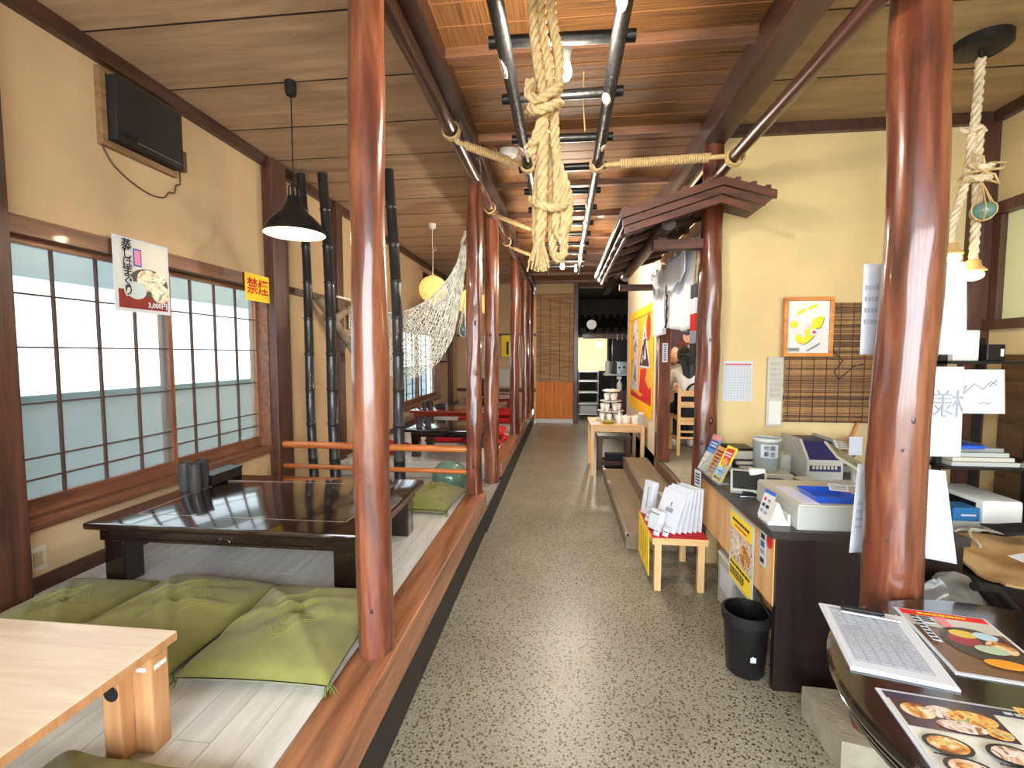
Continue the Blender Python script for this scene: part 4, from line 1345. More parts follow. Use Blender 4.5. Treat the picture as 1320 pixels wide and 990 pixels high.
# banded rods on a cord
for k, (yy, lb) in enumerate(((3.435, 'banded grey white and red rod hanging close to the gnarled pole'), (3.515, 'banded grey white and red rod hanging close to the noren'))):
    t = thing('banded_rod', lb, 'rod', (.93, yy, 1.43), 0, 'banded rods at the doorway')
    for z0, z1, m in ((1.43, 1.58, 'ink'), (1.58, 1.67, 'greyink'), (1.67, 1.79, 'red_p'), (1.79, 1.90, 'noren'), (1.90, 2.0, mat('grey_band', (78, 80, 84), .7) if k == 0 else bpy.data.materials['grey_band'])):
        part('band', MB().lathe([(.017, z0), (.019, z0 + .004), (.019, z1 - .004), (.017, z1)], (.93, yy, 0), 12), m, t, 40)
    part('cord', rope_mb([(.93, yy, 1.99), (.935, yy, 2.15), (.94, yy - .02, 2.29)], .008), 'rope_pale', t, 60)

# orange fishing banner on the corridor wall
ob = mat('orange_cloth', (240, 168, 54), .9)
rr = random.Random(12)
M['violet_ink'] = mat('violet_print', (146, 120, 150), .9)
bst = []
for i in range(34):
    if i < 18:
        x, yy = rr.uniform(.15, .40), rr.uniform(.14, .9)
        m_ = rr.choice(['greyink', 'violet_ink', 'ink', 'greyink'])
    else:
        yy = rr.uniform(.43, .74)
        hw = (.82 - yy) * .42
        x = .71 + rr.uniform(-hw, hw)
        m_ = rr.choice(['paper', 'maroon', 'paper'])
    a = rr.uniform(-.9, .9)
    L_, t_ = rr.uniform(.02, .05), rr.uniform(.006, .013)
    bst.append(('poly', [(x - L_ * cos(a), yy - L_ * sin(a) * 1.4), (x, yy - t_), (x + L_ * cos(a + .7), yy + L_ * sin(a + .7)), (x, yy + t_ * 1.6)], m_))
fringe = mat('yellow_fringe', (246, 186, 24), .9)
t = sheet('festival_banner', 'orange fishing banner with yellow fringe on the pale wall', 'banner', (1.022, 7.30, .86), (0, -1, 0), (0, 0, 1), 1.80, 1.18, ob,
      [('ell', .84, .82, .075, .14, 'red_p'), ('poly', [(.08, .10), (.55, .07), (.97, .22), (.97, .03), (.06, .03)], 'red_p'), ('poly', [(.10, .12), (.22, .5), (.16, .9), (.30, .98), (.40, .78), (.42, .35), (.44, .12)], 'paper'),
       ('poly', [(.46, .40), (.70, .88), (.78, .70), (.93, .40)], 'paper'), ('poly', [(.50, .42), (.70, .80), (.76, .66), (.89, .42)], mat('dark_rose', (70, 42, 50), .9)), ('poly', [(.5, .12), (.55, .38), (.80, .40), (.74, .28), (.93, .16), (.9, .1)], 'red_p'),
       ('poly', [(.56, .45), (.66, .60), (.62, .46)], 'paper'), ('poly', [(.68, .48), (.74, .66), (.78, .5)], 'paper'), ('poly', [(.2, .25), (.3, .45), (.36, .22)], 'greyink'), ('poly', [(.18, .6), (.30, .72), (.34, .55)], 'greyink')] + bst, .006)
fb = MB()
for i in range(60):
    x = 1.80 * i / 60
    fb.box(x, x + .027, -.10 - .015 * (i % 3), .02, -.004, .006)
ff = part('fringe', fb, fringe, t, None, False)
ff['kind'] = 'stuff'
part('header', MB().box(-.01, 1.81, 1.14, 1.24, -.006, .012), fringe, t, None, False)
part('side_edge', MB().box(-.03, .02, 0, 1.16, -.005, .008), fringe, t, None, False)
part('side_edge', MB().box(1.78, 1.83, 0, 1.16, -.005, .008), fringe, t, None, False)

# ------------------------------------------------------------------ yellow wall items
t = thing('framed_picture', 'orange wood framed cartoon picture on the yellow wall', 'picture', (1.64, YW - .03, 1.485))
a, b, c, d = 1.485, 1.80, 1.485, 1.885
fr_m = wood('orange_frame', (176, 104, 40), (220, 146, 70), 'X', .4, .2)
for q in ((a, b, c, c + .025), (a, b, d - .025, d), (a, a + .025, c + .025, d - .025), (b - .025, b, c + .025, d - .025)):
    part('frame_rail', MB().bbox(q[0], q[1], YW - .055, YW - .022, q[2], q[3], .004), fr_m, t)
pg = link('print', MB().box(0, b - a - .05, 0, d - c - .05, -.004, 0).mesh('print', mat('picture_paper', (214, 214, 216), .25)), t, False)
pg.matrix_local = Matrix.Translation(-t.location) @ frame_mtx((a + .025, YW - .04, c + .025), (1, 0, 0), (0, 0, 1))
yb, ybd = M['yellow_p'], M['ink']
sq = [(.62, .66), (.86, .70), (.80, .50), (.70, .47), (.62, .30), (.42, .18), (.24, .22), (.20, .32), (.32, .36), (.36, .28), (.44, .34), (.42, .44), (.56, .50)]
sq = [tuple(cub(sq + sq[:1], i / 64)) for i in range(64)]
printed(pg, [('poly', [(x + .012, y - .012) for x, y in sq], 'ink'), ('poly', sq, 'yellow_p'), ('ell', .16, .55, .09, .07, 'yellow_p'), ('poly', [(.22, .72), (.42, .80), (.40, .86), (.24, .80)], 'yellow_p'), ('poly', [(.48, .82), (.70, .88), (.68, .95), (.50, .88)], 'yellow_p'),
             ('ell', .52, .52, .06, .04, mat('pale_pink', (236, 196, 180), .5)), ('rect', .54, .34, .74, .46, 'paper'), ('ell', .64, .40, .04, .025, 'red_p'), ('lines', .03, .03, .3, .10, 3, 'ink'), ('poly', [(.46, .05), (.78, .20), (.80, .17), (.50, .03)], 'greyink')], b - a - .05, d - c - .05)

t = thing('bamboo_blind', 'brown split bamboo blind on the yellow wall', 'blind', (1.83, YW - .012, 1.035))
n = 84
me_s = MB().box(0, .635, -.003, .003, 0, .0072).mesh('slat', 'blind')
bl_mats = [mat('blind_slat_%s' % k, c_, .6, var=.25, vscale=14) for k, c_ in (('dark', (84, 54, 30)), ('mid', (120, 82, 46)), ('light', (158, 116, 70)))]
sl = [MB().box(0, .635, -.003, .003, 0, .0078).mesh('slat', m) for m in bl_mats]
rr = random.Random(2)
for i in range(n):
    s_o = link('slat', rr.choice(sl), t, False)
    s_o.location = (1.514 - 1.83 + rr.uniform(-.006, .006), 0, 1.035 + i * .0097 - 1.035)
for x in [1.54 + .08 * k for k in range(8)]:
    part('binding_cord', MB().box(x, x + .004, YW - .018, YW - .014, 1.035, 1.85), 'lattice', t)
solo('dark_wire', MB().tube([(1.81, YW - .022, 1.62), (1.82, YW - .022, 1.52), (1.88, YW - .022, 1.46), (1.83, YW - .022, 1.38), (1.86, YW - .022, 1.33), (1.95, YW - .022, 1.42), (2.02, YW - .022, 1.44)], .004, 5), 'lattice', 'thin dark wire looping over the bamboo blind', 'wire')
sheet('notice_sheet', 'white ruled notice sheet on the yellow wall', 'notice', (1.115, YW - .003, 1.175), (1, 0, 0), (0, 0, 1), .195, .28, 'paper', [('rect', .06, .90, .94, .93, 'red_p'), ('grid', .08, .06, .92, .86, 8, 12, 'greyink')])
t = thing('control_panel', 'tall white wall control panel with buttons', 'panel', (1.45, YW - .02, 1.0))
part('housing', MB().bbox(1.40, 1.505, YW - .025, YW, 1.0, 1.485, .008), 'offwhite', t)
for i in range(7):
    for j in range(3):
        part('button', MB().bbox(1.418 + j * .027, 1.438 + j * .027, YW - .029, YW - .025, 1.21 + i * .036, 1.232 + i * .036, .002), 'grey', t)
part('door', MB().bbox(1.412, 1.493, YW - .03, YW - .025, 1.02, 1.18, .004), 'white', t)
solo('orange_tube', MB().tube([(1.99, YW - .03, 1.04), (1.96, YW - .03, .95), (1.90, YW - .03, .86), (1.86, YW - .05, .80)], .008, 8), mat('orange_rubber', (206, 120, 58), .6), 'thin orange tube hanging below the bamboo blind', 'tube')

# ------------------------------------------------------------------ service counter
t = thing('service_counter', 'service counter with dark top and plywood side', 'counter', (1.6, 2.7, 0))
CX, CY = .905, 2.085
part('worktop', MB().prism([(CX, CY), (1.69, CY), (1.69, 2.76), (2.0, 2.76), (2.0, YW - .01), (1.08, YW - .01), (1.08, 3.22), (CX, 3.22)], .70, .735), 'counter_top', t)
part('front_panel', MB().box(.94, 1.68, 2.105, 2.13, 0, .70), 'counter_dark', t)
part('side_board', MB().bbox(.935, .955, 2.13, 2.72, .375, .70, .002), 'counter_ply', t)
part('side_board', MB().bbox(.935, .955, 2.724, 3.215, .375, .70, .002), 'counter_ply', t)
part('recess_panel', MB().box(1.10, 1.12, 2.13, YW - .02, 0, .70), 'counter_ply', t)
part('corner_post', MB().box(.945, .975, 2.13, 2.15, 0, .375), 'counter_dark', t)
part('hanging_wire', MB().tube([(.945, 2.32, .38), (.941, 2.28, .345), (.938, 2.22, .335), (.948, 2.155, .305)], .004, 5), 'black', t)
sheet('menu_poster', 'yellow seafood poster taped to the counter plywood side', 'poster', (.931, 2.655, .265), (0, -1, 0), (0, 0, 1), .325, .40, 'paper',
      [('rect', .05, .04, .95, .96, 'yellow_p'), ('rect', .05, .32, .95, .74, 'food2'), ('ell', .3, .55, .2, .14, 'clam'), ('ell', .68, .5, .2, .14, 'food'), ('lines', .15, .84, .85, .90, 1, 'ink'), ('lines', .25, .78, .75, .82, 1, 'red_p'), ('lines', .10, .24, .9, .30, 1, 'ink'), ('lines', .10, .10, .7, .22, 3, 'ink')])
sheet('payment_sticker', 'narrow white payment sticker strip beside the yellow poster', 'sticker', (.931, 2.265, .515), (0, -1, 0), (0, 0, 1), .065, .165, 'paper', [('rect', .2, .78, .8, .92, 'ink'), ('rect', .2, .55, .8, .72, 'bluep'), ('rect', .2, .36, .8, .48, 'greyink'), ('rect', .2, .1, .8, .24, 'ink')])
o = solo('round_sticker', MB().lathe([(.028, 0), (.028, .002)], seg=24).xf(Matrix.Translation((.932, 2.165, .655)) @ Matrix.Rotation(radians(-90), 4, 'Y')), 'red_p', 'round red sticker at the plywood corner', 'sticker')
t = thing('storage_box', 'light grey storage box under the counter', 'box', (1.02, 2.76, 0))
part('body', MB().bbox(.955, 1.09, 2.62, 2.90, 0, .29, .004), 'grey', t)
part('lid', MB().bbox(.95, 1.095, 2.615, 2.905, .29, .305, .004), 'white', t)
part('printed_label', MB().box(.953, .9555, 2.66, 2.86, .10, .24), 'paper', t)
t = thing('waste_bin', 'black round waste bin at the counter corner', 'bin', (.872, 2.243, 0))
part('shell', MB().lathe([(.08, 0), (.083, .004), (.103, .285), (.108, .285), (.108, .295), (.098, .295), (.078, .012), (.001, .01)], (.872, 2.243, 0), 30, False), 'black', t, 40)
part('liner', MB().lathe([(.099, .296), (.11, .292), (.108, .25)], (.872, 2.243, 0), 30, False), 'blackm', t, 60)
for a0, z0 in ((-1.75, .14), (-1.55, .09)):
    part('paper_tag', MB().sheet(lambda u, v: (.872 + .1035 * cos(a0 + .28 * (u - .5)) * (.86 + .18 * z0), 2.243 + .1035 * sin(a0 + .28 * (u - .5)) * (.86 + .18 * z0), z0 + .045 * v), 4, 1, .001), 'paper', t)

# things on the counter
Z = .735
t = thing('cash_register', 'light grey cash register drawer on the dark worktop', 'register', (1.28, 2.33, Z))
part('drawer_unit', MB().bbox(1.02, 1.52, 2.11, 2.54, Z, Z + .105, .005), 'grey', t)
part('top_plate', MB().bbox(1.025, 1.515, 2.115, 2.535, Z + .105, Z + .112, .002), 'offwhite', t)
part('receipt_slip', MB().box(1.045, 1.12, 2.13, 2.40, Z + .112, Z + .114), mat('receipt', (206, 206, 222), .8), t)
t = thing('coin_tray', 'blue plastic coin tray with a white card', 'tray', (1.20, 2.22, Z + .113))
tz = Z + .113
tr = MB()
tr.box(1.12, 1.28, 2.15, 2.30, tz, tz + .004)
for q in ([(1.12, 2.15), (1.28, 2.15)], [(1.28, 2.15), (1.28, 2.30)], [(1.28, 2.30), (1.12, 2.30)], [(1.12, 2.30), (1.12, 2.15)]):
    (xa, ya), (xb, yb_) = q
    cx_, cy_ = 1.20, 2.225
    ox = lambda x, y: (cx_ + (x - cx_) * 1.18, cy_ + (y - cy_) * 1.18)
    p, q2 = ox(xa, ya), ox(xb, yb_)
    tr.add([(xa, ya, tz), (xb, yb_, tz), (q2[0], q2[1], tz + .03), (p[0], p[1], tz + .03), (xa + (cx_ - xa) * .03, ya + (cy_ - ya) * .03, tz + .003), (xb + (cx_ - xb) * .03, yb_ + (cy_ - yb_) * .03, tz + .003), (q2[0] + (cx_ - q2[0]) * .03, q2[1] + (cy_ - q2[1]) * .03, tz + .03), (p[0] + (cx_ - p[0]) * .03, p[1] + (cy_ - p[1]) * .03, tz + .03)],
           [(0, 1, 2, 3), (7, 6, 5, 4), (3, 2, 6, 7), (0, 4, 5, 1), (1, 5, 6, 2), (0, 3, 7, 4)])
part('dish', tr, 'blue_tray', t)
cd_ = link('price_card', MB().box(0, .075, 0, .045, -.001, 0).mesh('price_card', 'paper'), t, False)
cd_.matrix_local = Matrix.Translation(-t.location) @ frame_mtx((1.215, 2.24, tz + .033), (.95, -.3, 0), (.2, .6, .35))
printed(cd_, [('lines', .1, .15, .9, .85, 3, 'greyink')], .075, .045)
t = thing('customer_display', 'tilted flat display on a stand behind the coin tray', 'display', (1.45, 2.47, tz))
ds = link('screen', MB().bbox(-.13, .13, -.09, .09, -.012, 0, .004).mesh('screen', 'offwhite'), t, False)
ds.matrix_local = Matrix.Translation((-.0, .0, .115)) @ Matrix.Rotation(radians(32), 4, 'Y') @ Matrix.Rotation(radians(18), 4, 'X')
part('glass', MB().box(-.115, .115, -.075, .075, .0, .0015), mat('dim_screen', (120, 124, 122), .15), ds, None, False)
part('stem', MB().tube([(1.46, 2.48, tz), (1.455, 2.475, tz + .06), (1.45, 2.47, tz + .105)], .014, 8), 'grey', t, 60)
part('base', MB().bbox(1.39, 1.51, 2.42, 2.52, tz, tz + .012, .004), 'grey', t)
t = thing('payment_terminal', 'dark screened payment terminal on a wire stand', 'terminal', (1.03, 2.64, Z))
sc_ = link('body', MB().bbox(-.09, .09, -.075, .075, -.03, 0, .008).mesh('body', 'grey'), t, False)
sc_.matrix_local = Matrix.Translation((-.015, .0, .075)) @ Matrix.Rotation(radians(-18), 4, 'Z') @ Matrix.Rotation(radians(38), 4, 'X')
part('screen', MB().box(-.078, .078, -.06, .062, 0, .002), mat('dark_screen', (48, 50, 52), .25), sc_, None, False)
part('wire_stand', MB().tube([(.95, 2.575, Z + .004), (1.09, 2.56, Z + .004), (1.115, 2.70, Z + .004), (1.08, 2.72, Z + .08), (1.045, 2.69, Z + .10)], .004, 6), 'chrome', t, 60)
part('foot', MB().bbox(.97, 1.10, 2.58, 2.72, Z, Z + .03, .004), 'black', t)
part('receipt_roll', MB().bbox(1.03, 1.11, 2.66, 2.69, Z + .10, Z + .135, .004), 'white', t)
t = thing('card_stand', 'small white card stand with a payment leaflet', 'stand', (.985, 2.23, Z))
part('cradle', MB().prism([(.920, Z), (1.015, Z), (1.015, Z + .05), (1.005, Z + .05), (1.0, Z + .01), (.965, Z + .10), (.955, Z + .10), (.93, Z + .012), (.92, Z + .012)], 2.16, 2.27, 'Y'), 'white', t)
lf = link('leaflet', MB().box(0, .085, 0, .125, -.001, 0).mesh('leaflet', 'paper'), t, False)
lf.matrix_local = Matrix.Translation(-t.location) @ frame_mtx((.921, 2.28, Z + .012), (.15, -1, 0), (.3, 0, .95))
printed(lf, [('rect', 0, .88, 1, 1, 'bluep'), ('ell', .28, .66, .10, .07, 'red_p'), ('rect', .55, .6, .8, .7, 'greyink'), ('rect', .2, .38, .42, .5, 'ink'), ('rect', .55, .36, .8, .48, 'ink'), ('rect', .2, .16, .4, .28, 'greyink'), ('rect', .55, .14, .8, .24, 'greyink')], .085, .125)
t = thing('donation_tub', 'clear plastic donation tub with a handwritten label', 'tub', (1.265, 3.03, Z + .05))
part('riser_block', MB().bbox(1.13, 1.37, 2.90, 3.11, Z, Z + .05, .004), 'offwhite', t)
part('tub_wall', MB().lathe([(.068, Z + .051), (.072, Z + .055), (.078, Z + .235), (.082, Z + .24), (.075, Z + .235), (.069, Z + .058), (.001, Z + .056)], (1.265, 3.03, 0), 28, False), 'clear', t, 50)
part('lid_rim', MB().lathe([(.08, Z + .232), (.084, Z + .236), (.083, Z + .25), (.076, Z + .25)], (1.265, 3.03, 0), 28, False), 'white', t, 50)
part('paper_label', MB().sheet(lambda u, v: (1.265 + .0795 * cos(-2.35 + 1.3 * u), 3.03 + .0795 * sin(-2.35 + 1.3 * u), Z + .135 + .08 * v), 12, 1, .001), 'paper', t)
for i, s_ in enumerate(('地震', '募金')):
    te = link('lettering', text_mesh(s_, .034, 'ink'), t, False)
    te.matrix_local = Matrix.Translation(-t.location) @ frame_mtx((1.265 + .0825 * cos(-1.75), 3.03 + .0825 * sin(-1.75), Z + .193 - .037 * i), (.98, -.18, 0), (0, 0, 1))
cn = MB()
rr = random.Random(4)
for i in range(22):
    cn.box(-.014, .014, -.012, .012, -.001, .001)
    k = len(cn.v) - 8
    mtx = Matrix.Translation((1.265 + rr.uniform(-.04, .04), 3.03 + rr.uniform(-.04, .04), Z + .065 + rr.uniform(0, .05))) @ Matrix.Rotation(rr.uniform(0, 3), 4, 'X') @ Matrix.Rotation(rr.uniform(0, 3), 4, 'Z')
    for vi in range(k, len(cn.v)):
        cn.v[vi] = tuple(mtx @ Vector(cn.v[vi]))
co_ = part('coins', cn, 'steel', t)
co_['kind'] = 'stuff'
t = thing('receipt_printer', 'beige printer with an open slot behind the donation tub', 'printer', (1.3, 3.25, Z))
part('body', MB().bbox(1.078, 1.40, 3.14, 3.37, Z, Z + .135, .01).bbox(1.40, 1.466, 3.14, 3.37, Z, Z + .12, .006), 'offwhite', t)
part('slot', MB().box(1.10, 1.34, 3.132, 3.14, Z + .03, Z + .085), 'black', t)
part('paper_tray', MB().bbox(1.12, 1.34, 3.115, 3.14, Z + .055, Z + .075, .003), 'offwhite', t)
part('top_cover', MB().bbox(1.09, 1.25, 3.17, 3.34, Z + .135, Z + .15, .004), 'black', t)
t = thing('coin_sorter', 'grey and navy coin counting machine', 'machine', (1.58, 3.1, Z))
part('base', MB().bbox(1.47, 1.68, 2.96, 3.30, Z, Z + .13, .008), 'grey', t)
part('hopper_side', MB().prism([(2.96, Z + .13), (3.30, Z + .13), (3.30, Z + .24), (3.06, Z + .24)], 1.47, 1.485, 'X'), 'grey', t)
part('hopper_side', MB().prism([(2.96, Z + .13), (3.30, Z + .13), (3.30, Z + .24), (3.06, Z + .24)], 1.665, 1.68, 'X'), 'grey', t)
part('cover', MB().prism([(2.955, Z + .06), (2.965, Z + .13), (3.07, Z + .225), (3.29, Z + .225), (3.29, Z + .13), (2.985, Z + .06)], 1.487, 1.663, 'X'), 'navy', t)
for i in range(7):
    part('coin_slot', MB().box(1.50 + i * .021, 1.513 + i * .021, 2.951, 2.955, Z + .075, Z + .095), 'offwhite', t)
t = thing('card_reader', 'flat black card reader pad beside the register', 'reader', (1.16, 2.72, Z))
part('pad', MB().bbox(1.13, 1.24, 2.64, 2.76, Z + .05, Z + .064, .005), 'black', t)
part('stand', MB().bbox(1.14, 1.24, 2.62, 2.78, Z, Z + .05, .004), 'grey', t)
t = thing('small_dish', 'small beige dish beside the donation tub', 'dish', (1.41, 2.93, Z))
part('bowl', MB().lathe([(.03, Z), (.05, Z + .03), (.053, Z + .03), (.03, Z + .006), (.001, Z + .005)], (1.425, 2.90, 0), 20, False), 'offwhite', t, 50)
t = thing('cable_bundle', 'coiled pale cables in a clear bag beside the wall', 'cables', (1.86, 3.25, Z))
for i in range(5):
    part('coil', MB().tube([(1.84 + (.07 + .01 * i) * cos(a), 3.24 + .016 * i, Z + .102 + .004 * i + (.05 + .004 * i) * sin(a)) for a in [q * 2 * pi / 16 for q in range(16)]], .006, 6, closed=True), 'offwhite', t, 60)
part('hanging_card', MB().box(1.86, 1.94, 3.231, 3.2335, Z + .11, Z + .23), 'paper', t)
solo('cable_tray', MB().bbox(1.685, 1.98, 3.20, 3.37, Z, Z + .045, .004), mat('grey_tray', (120, 114, 104), .6), 'low grey tray behind the register', 'tray')
# upright brochures leaning at the counter edge
def brochure(label, y, w, h, base_m, els, lean=.46, x=.91, acrylic=False):
    t = thing('brochure', label, 'brochure', (x, y - w / 2, Z), 0, 'brochures at the counter edge')
    bo = link('leaflet', MB().box(0, w, 0, h, -.004, 0).mesh('leaflet', base_m if not isinstance(base_m, str) else M[base_m]), t, False)
    bo.matrix_local = Matrix.Translation(-t.location) @ frame_mtx((x, y, Z + .004), (.12, -1, 0), (lean, 0, 1))
    printed(bo, els, w, h)
    part('holder', MB().prism([(x - .004, Z), (x + .10, Z), (x + .10, Z + .012), (x + .012, Z + .012), (x + .02 + .11 * lean, Z + .12), (x + .01 + .11 * lean, Z + .12)], y - w, y, 'Y'), 'clear', t)


skyb = mat('sky_print', (92, 148, 206), .4)
brochure('blue sightseeing brochure with a pink tab at the counter edge', 3.22, .13, .25, skyb, [('rect', 0, 0, 1, .5, photo('town_photo', [(90, 96, 110), (200, 200, 190), (236, 232, 220), (150, 140, 120)], 60)), ('rect', .1, .62, .9, .85, 'bluep'), ('lines', .15, .66, .85, .82, 2, 'paper'), ('rect', 0, .86, 1, 1, mat('pink_tab', (226, 150, 150), .5))])
brochure('amber coloured leaflet in a clear stand between two brochures', 3.06, .11, .20, mat('amber_print', (206, 150, 78), .5), [('lines', .15, .1, .85, .9, 7, 'maroon')])
brochure('yellow and red brochure leaning at the counter edge', 2.93, .12, .23, 'yellow_p', [('poly', [(.2, .45), (.12, .92), (.85, .95), (.88, .5)], 'red_p'), ('ell', .5, .55, .28, .12, 'food3'), ('rect', .05, .18, .95, .40, mat('light_blue_print', (150, 196, 226), .5)), ('lines', .15, .7, .8, .85, 2, 'paper'), ('lines', .15, .05, .85, .15, 1, 'ink'), ('lines', .2, .26, .8, .32, 1, 'bluep')])

# ------------------------------------------------------------------ bench with gift packets
BZ_ = .355
t = thing('pine_bench', 'small pine bench with a red cloth top in the corridor', 'bench', (.735, 3.2, 0))
part('seat', MB().bbox(.565, .905, 2.93, 3.50, BZ_ - .045, BZ_ - .004, .003), 'pine_x', t)
part('red_cloth', MB().box(.567, .903, 2.935, 3.495, BZ_ - .004, BZ_), 'red', t)
for x in (.585, .85):
    for yy in (2.955, 3.40):
        part('leg', MB().bbox(x, x + .042, yy, yy + .042, 0, BZ_ - .045, .003), 'pine', t)
part('hanging_notice', MB().box(.560, .564, 3.03, 3.42, .06, BZ_ - .012), 'yellow_p', t)
part('lettering', MB().box(.5585, .560, 3.30, 3.32, .12, .30).box(.5585, .560, 3.22, 3.235, .10, .30).box(.5585, .560, 3.12, 3.14, .16, .28), mat('ochre_ink', (196, 140, 20), .8), t)
pk = mat('packet_white', (206, 209, 216), .75, var=.04, vscale=8, bmp=.2, bscale=30)
def packet(label, x, y, w, h, d, lean, rz=0, els=(), m=pk, group='white gift packets on the red cloth', name='gift_packet', zoff=0):
    t = thing(name, label, 'packet', (x, y, BZ_ + zoff), rz, group)
    # local: x = thickness, y = width, leaning towards +x
    b = link('wrapper', MB().bbox(0, d, -w / 2, w / 2, 0, h, min(.008, d * .3)).mesh('wrapper', m), t, False)
    b.rotation_euler = (0, lean, 0)
    for nm, (y0, y1, z0, z1), mm in els:
        part(nm, MB().box(-.0012, 0.0, y0, y1, z0, z1), mm, b, None, False)
    b.location.z = d * sin(lean) * 1.0 if lean > 0 else 0.0
    return t


lb = ['white gift packet leaning furthest over with a printed crest', 'white gift packet just behind the most tilted one', 'white gift packet in the middle of the leaning row', 'white gift packet with a small dark dot in the leaning row', 'nearly upright white gift packet in the leaning row', 'upright white gift packet against the counter side']
for i, (x, an) in enumerate(((.665, 24), (.705, 19), (.742, 14), (.777, 10), (.811, 6.5), (.845, 3))):
    packet(lb[i], x - .012, 3.06 + .012 * i, .19, .27 + .006 * (i % 3), .014 - .002 * (i % 2), radians(an), radians(33),
           [('printed_crest', (-.03, .03, .12, .15), 'greyink'), ('printed_line', (-.006, .0, .16, .19), 'ink')] if i == 0 else [('printed_dot', (-.004, .004, .13, .138), 'ink')] if i in (3, 5) else ())
gold = mat('gold_card', (186, 150, 70), .5)
packet('tall slim white box with a gold end leaning at the bench corner', .585, 3.34, .10, .24, .05, radians(9), radians(28), [('printed_line', (-.01, .0, .05, .2), 'greyink')], group='white boxes on the red cloth', name='gift_box')
packet('short white box with a gold end lying beside the price tags', .580, 3.045, .10, .13, .045, radians(15), radians(28), [('printed_line', (-.04, .04, .10, .11), 'greyink')], group='white boxes on the red cloth', name='gift_box')
for i, (x, y) in enumerate(((.585, 3.22), (.595, 2.965), (.648, 2.955))):
    packet(('small white price tag card at the foot of the tall slim box', 'small white price tag card at the foot of the short box', 'small white price tag card beside the most tilted packet')[i], x - .005, y, .045, .055, .004, radians(20), radians(35), [('printed_line', (-.015, .015, .025, .03), 'ink')], 'paper', 'price tag cards', 'price_tag')
solo('flat_box', MB().bbox(.695, .90, 3.25, 3.48, BZ_, BZ_ + .07, .003), 'offwhite', 'wide pale box at the bottom of the pair behind the packets', 'box', 'flat boxes on the bench')
solo('flat_box', MB().bbox(.70, .895, 3.255, 3.475, BZ_ + .07, BZ_ + .135, .003), 'grey', 'wide grey box on top of the pair behind the packets', 'box', 'flat boxes on the bench')
sheet('sign_card', 'handwritten white sign card standing over the gift packets', 'card', (.884, 3.20, BZ_ + .27), (.2, -1, 0), (0, 0, 1), .085, .11, 'paper', [('lines', .15, .15, .85, .85, 4, 'ink')])

# ------------------------------------------------------------------ round table with menus
t = thing('round_table', 'round black lacquered table with a ridged rim', 'table', (1.235, 1.1, 0))
C = (1.235, 1.1, 0)
RT = .685
part('tabletop', MB().lathe([(.50, RT - .085), (.525, RT - .082), (.53, RT - .068), (.522, RT - .064), (.535, RT - .058), (.542, RT - .046), (.534, RT - .041), (.546, RT - .035), (.553, RT - .022), (.552, RT - .008), (.545, RT - .001), (.53, RT)], C, 72), mat('dark_lacquer', (24, 18, 16), .14, coat=.8, var=.2, vscale=4), t, 25)
part('pedestal', MB().lathe([(.27, 0), (.27, .02), (.20, .04), (.09, .07), (.07, .15), (.07, .5), (.12, RT - .12), (.30, RT - .085)], C, 40), 'lacquer', t, 40)
TZ2 = RT + .0005
M['faint'] = mat('faint_ink', (168, 172, 182), .8)
def onTable(name, label, cat, tl, tr_, bl, material, els, thick=.003, lift=0):
    tl, tr_, bl = Vector(tl + (0,)), Vector(tr_ + (0,)), Vector(bl + (0,))
    w, h = (tr_ - tl).length, (bl - tl).length
    o = sheet(name, label, cat, (bl.x, bl.y, TZ2 + thick + lift), tr_ - tl, tl - bl, w, h, material, els, thick)
    return o, w, h


o, w, h = onTable('clipboard', 'white clipboard with a ruled waiting list', 'clipboard', (.815, 1.577), (1.03, 1.518), (.745, 1.245), mat('clipboard_white', (210, 214, 226), .4), (), .006)
part('paper_sheet', MB().box(.006, w - .006, .006, h - .012, 0, .002), 'paper', o, None, False)
printed(o, [('lines', .12, .12, .82, .84, 20, 'faint'), ('grid', .10, .10, .84, .86, 6, 20, 'greyink'), ('rect', .10, .9, .4, .92, 'greyink')], w, h, .002)
cl = MB().bbox(w * .25, w * .75, h - .03, h - .012, .003, .012, .003).tube([(w * .28, h - .02, .012), (w * .28, h + .004, .02)], .004, 6).tube([(w * .72, h - .02, .012), (w * .72, h + .004, .02)], .004, 6)
part('clip', cl, 'black', o, None, False)
part('pen', MB().tube([(w * .22, h - .05, .008), (w * .88, h - .055, .008)], .004, 8), 'steel', o, None, False)
o, w, h = onTable('menu_sheet', 'laminated menu with a red heading and a seafood picture', 'menu', (1.075, 1.575), (1.305, 1.53), (1.0, 1.255), 'paper',
      [('rect', .04, .03, .96, .97, mat('menu_brown', (112, 84, 62), .25)), ('rect', .04, .70, .96, .97, mat('menu_grey', (196, 194, 180), .25)), ('rect', .04, .88, .96, .97, 'red_p'), ('lines', .22, .905, .74, .945, 1, 'yellow_p'), ('ell', .58, .48, .36, .26, mat('dark_bowl', (66, 56, 50), .3)), ('ell', .45, .52, .16, .09, mat('tuna', (150, 46, 56), .3)), ('ell', .50, .62, .14, .06, mat('mustard', (206, 178, 60), .3)), ('ell', .72, .62, .12, .06, mat('ice_blue', (176, 204, 220), .3)), ('ell', .76, .46, .14, .10, 'food'), ('ell', .62, .40, .16, .06, mat('shell_green', (170, 190, 160), .3)),
       ('ell', .60, .20, .2, .06, mat('orange_roe', (232, 148, 40), .3)), ('rect', .36, .70, .46, .86, mat('pink_stamp', (216, 110, 120), .3)), ('poly', [(.08, .80), (.3, .84), (.3, .72), (.16, .70), (.16, .40), (.07, .42)], 'paper'), ('lines', .08, .42, .16, .84, 8, 'ink'), ('lines', .17, .72, .30, .83, 3, 'ink'), ('lines', .7, .08, .92, .14, 1, 'paper')])
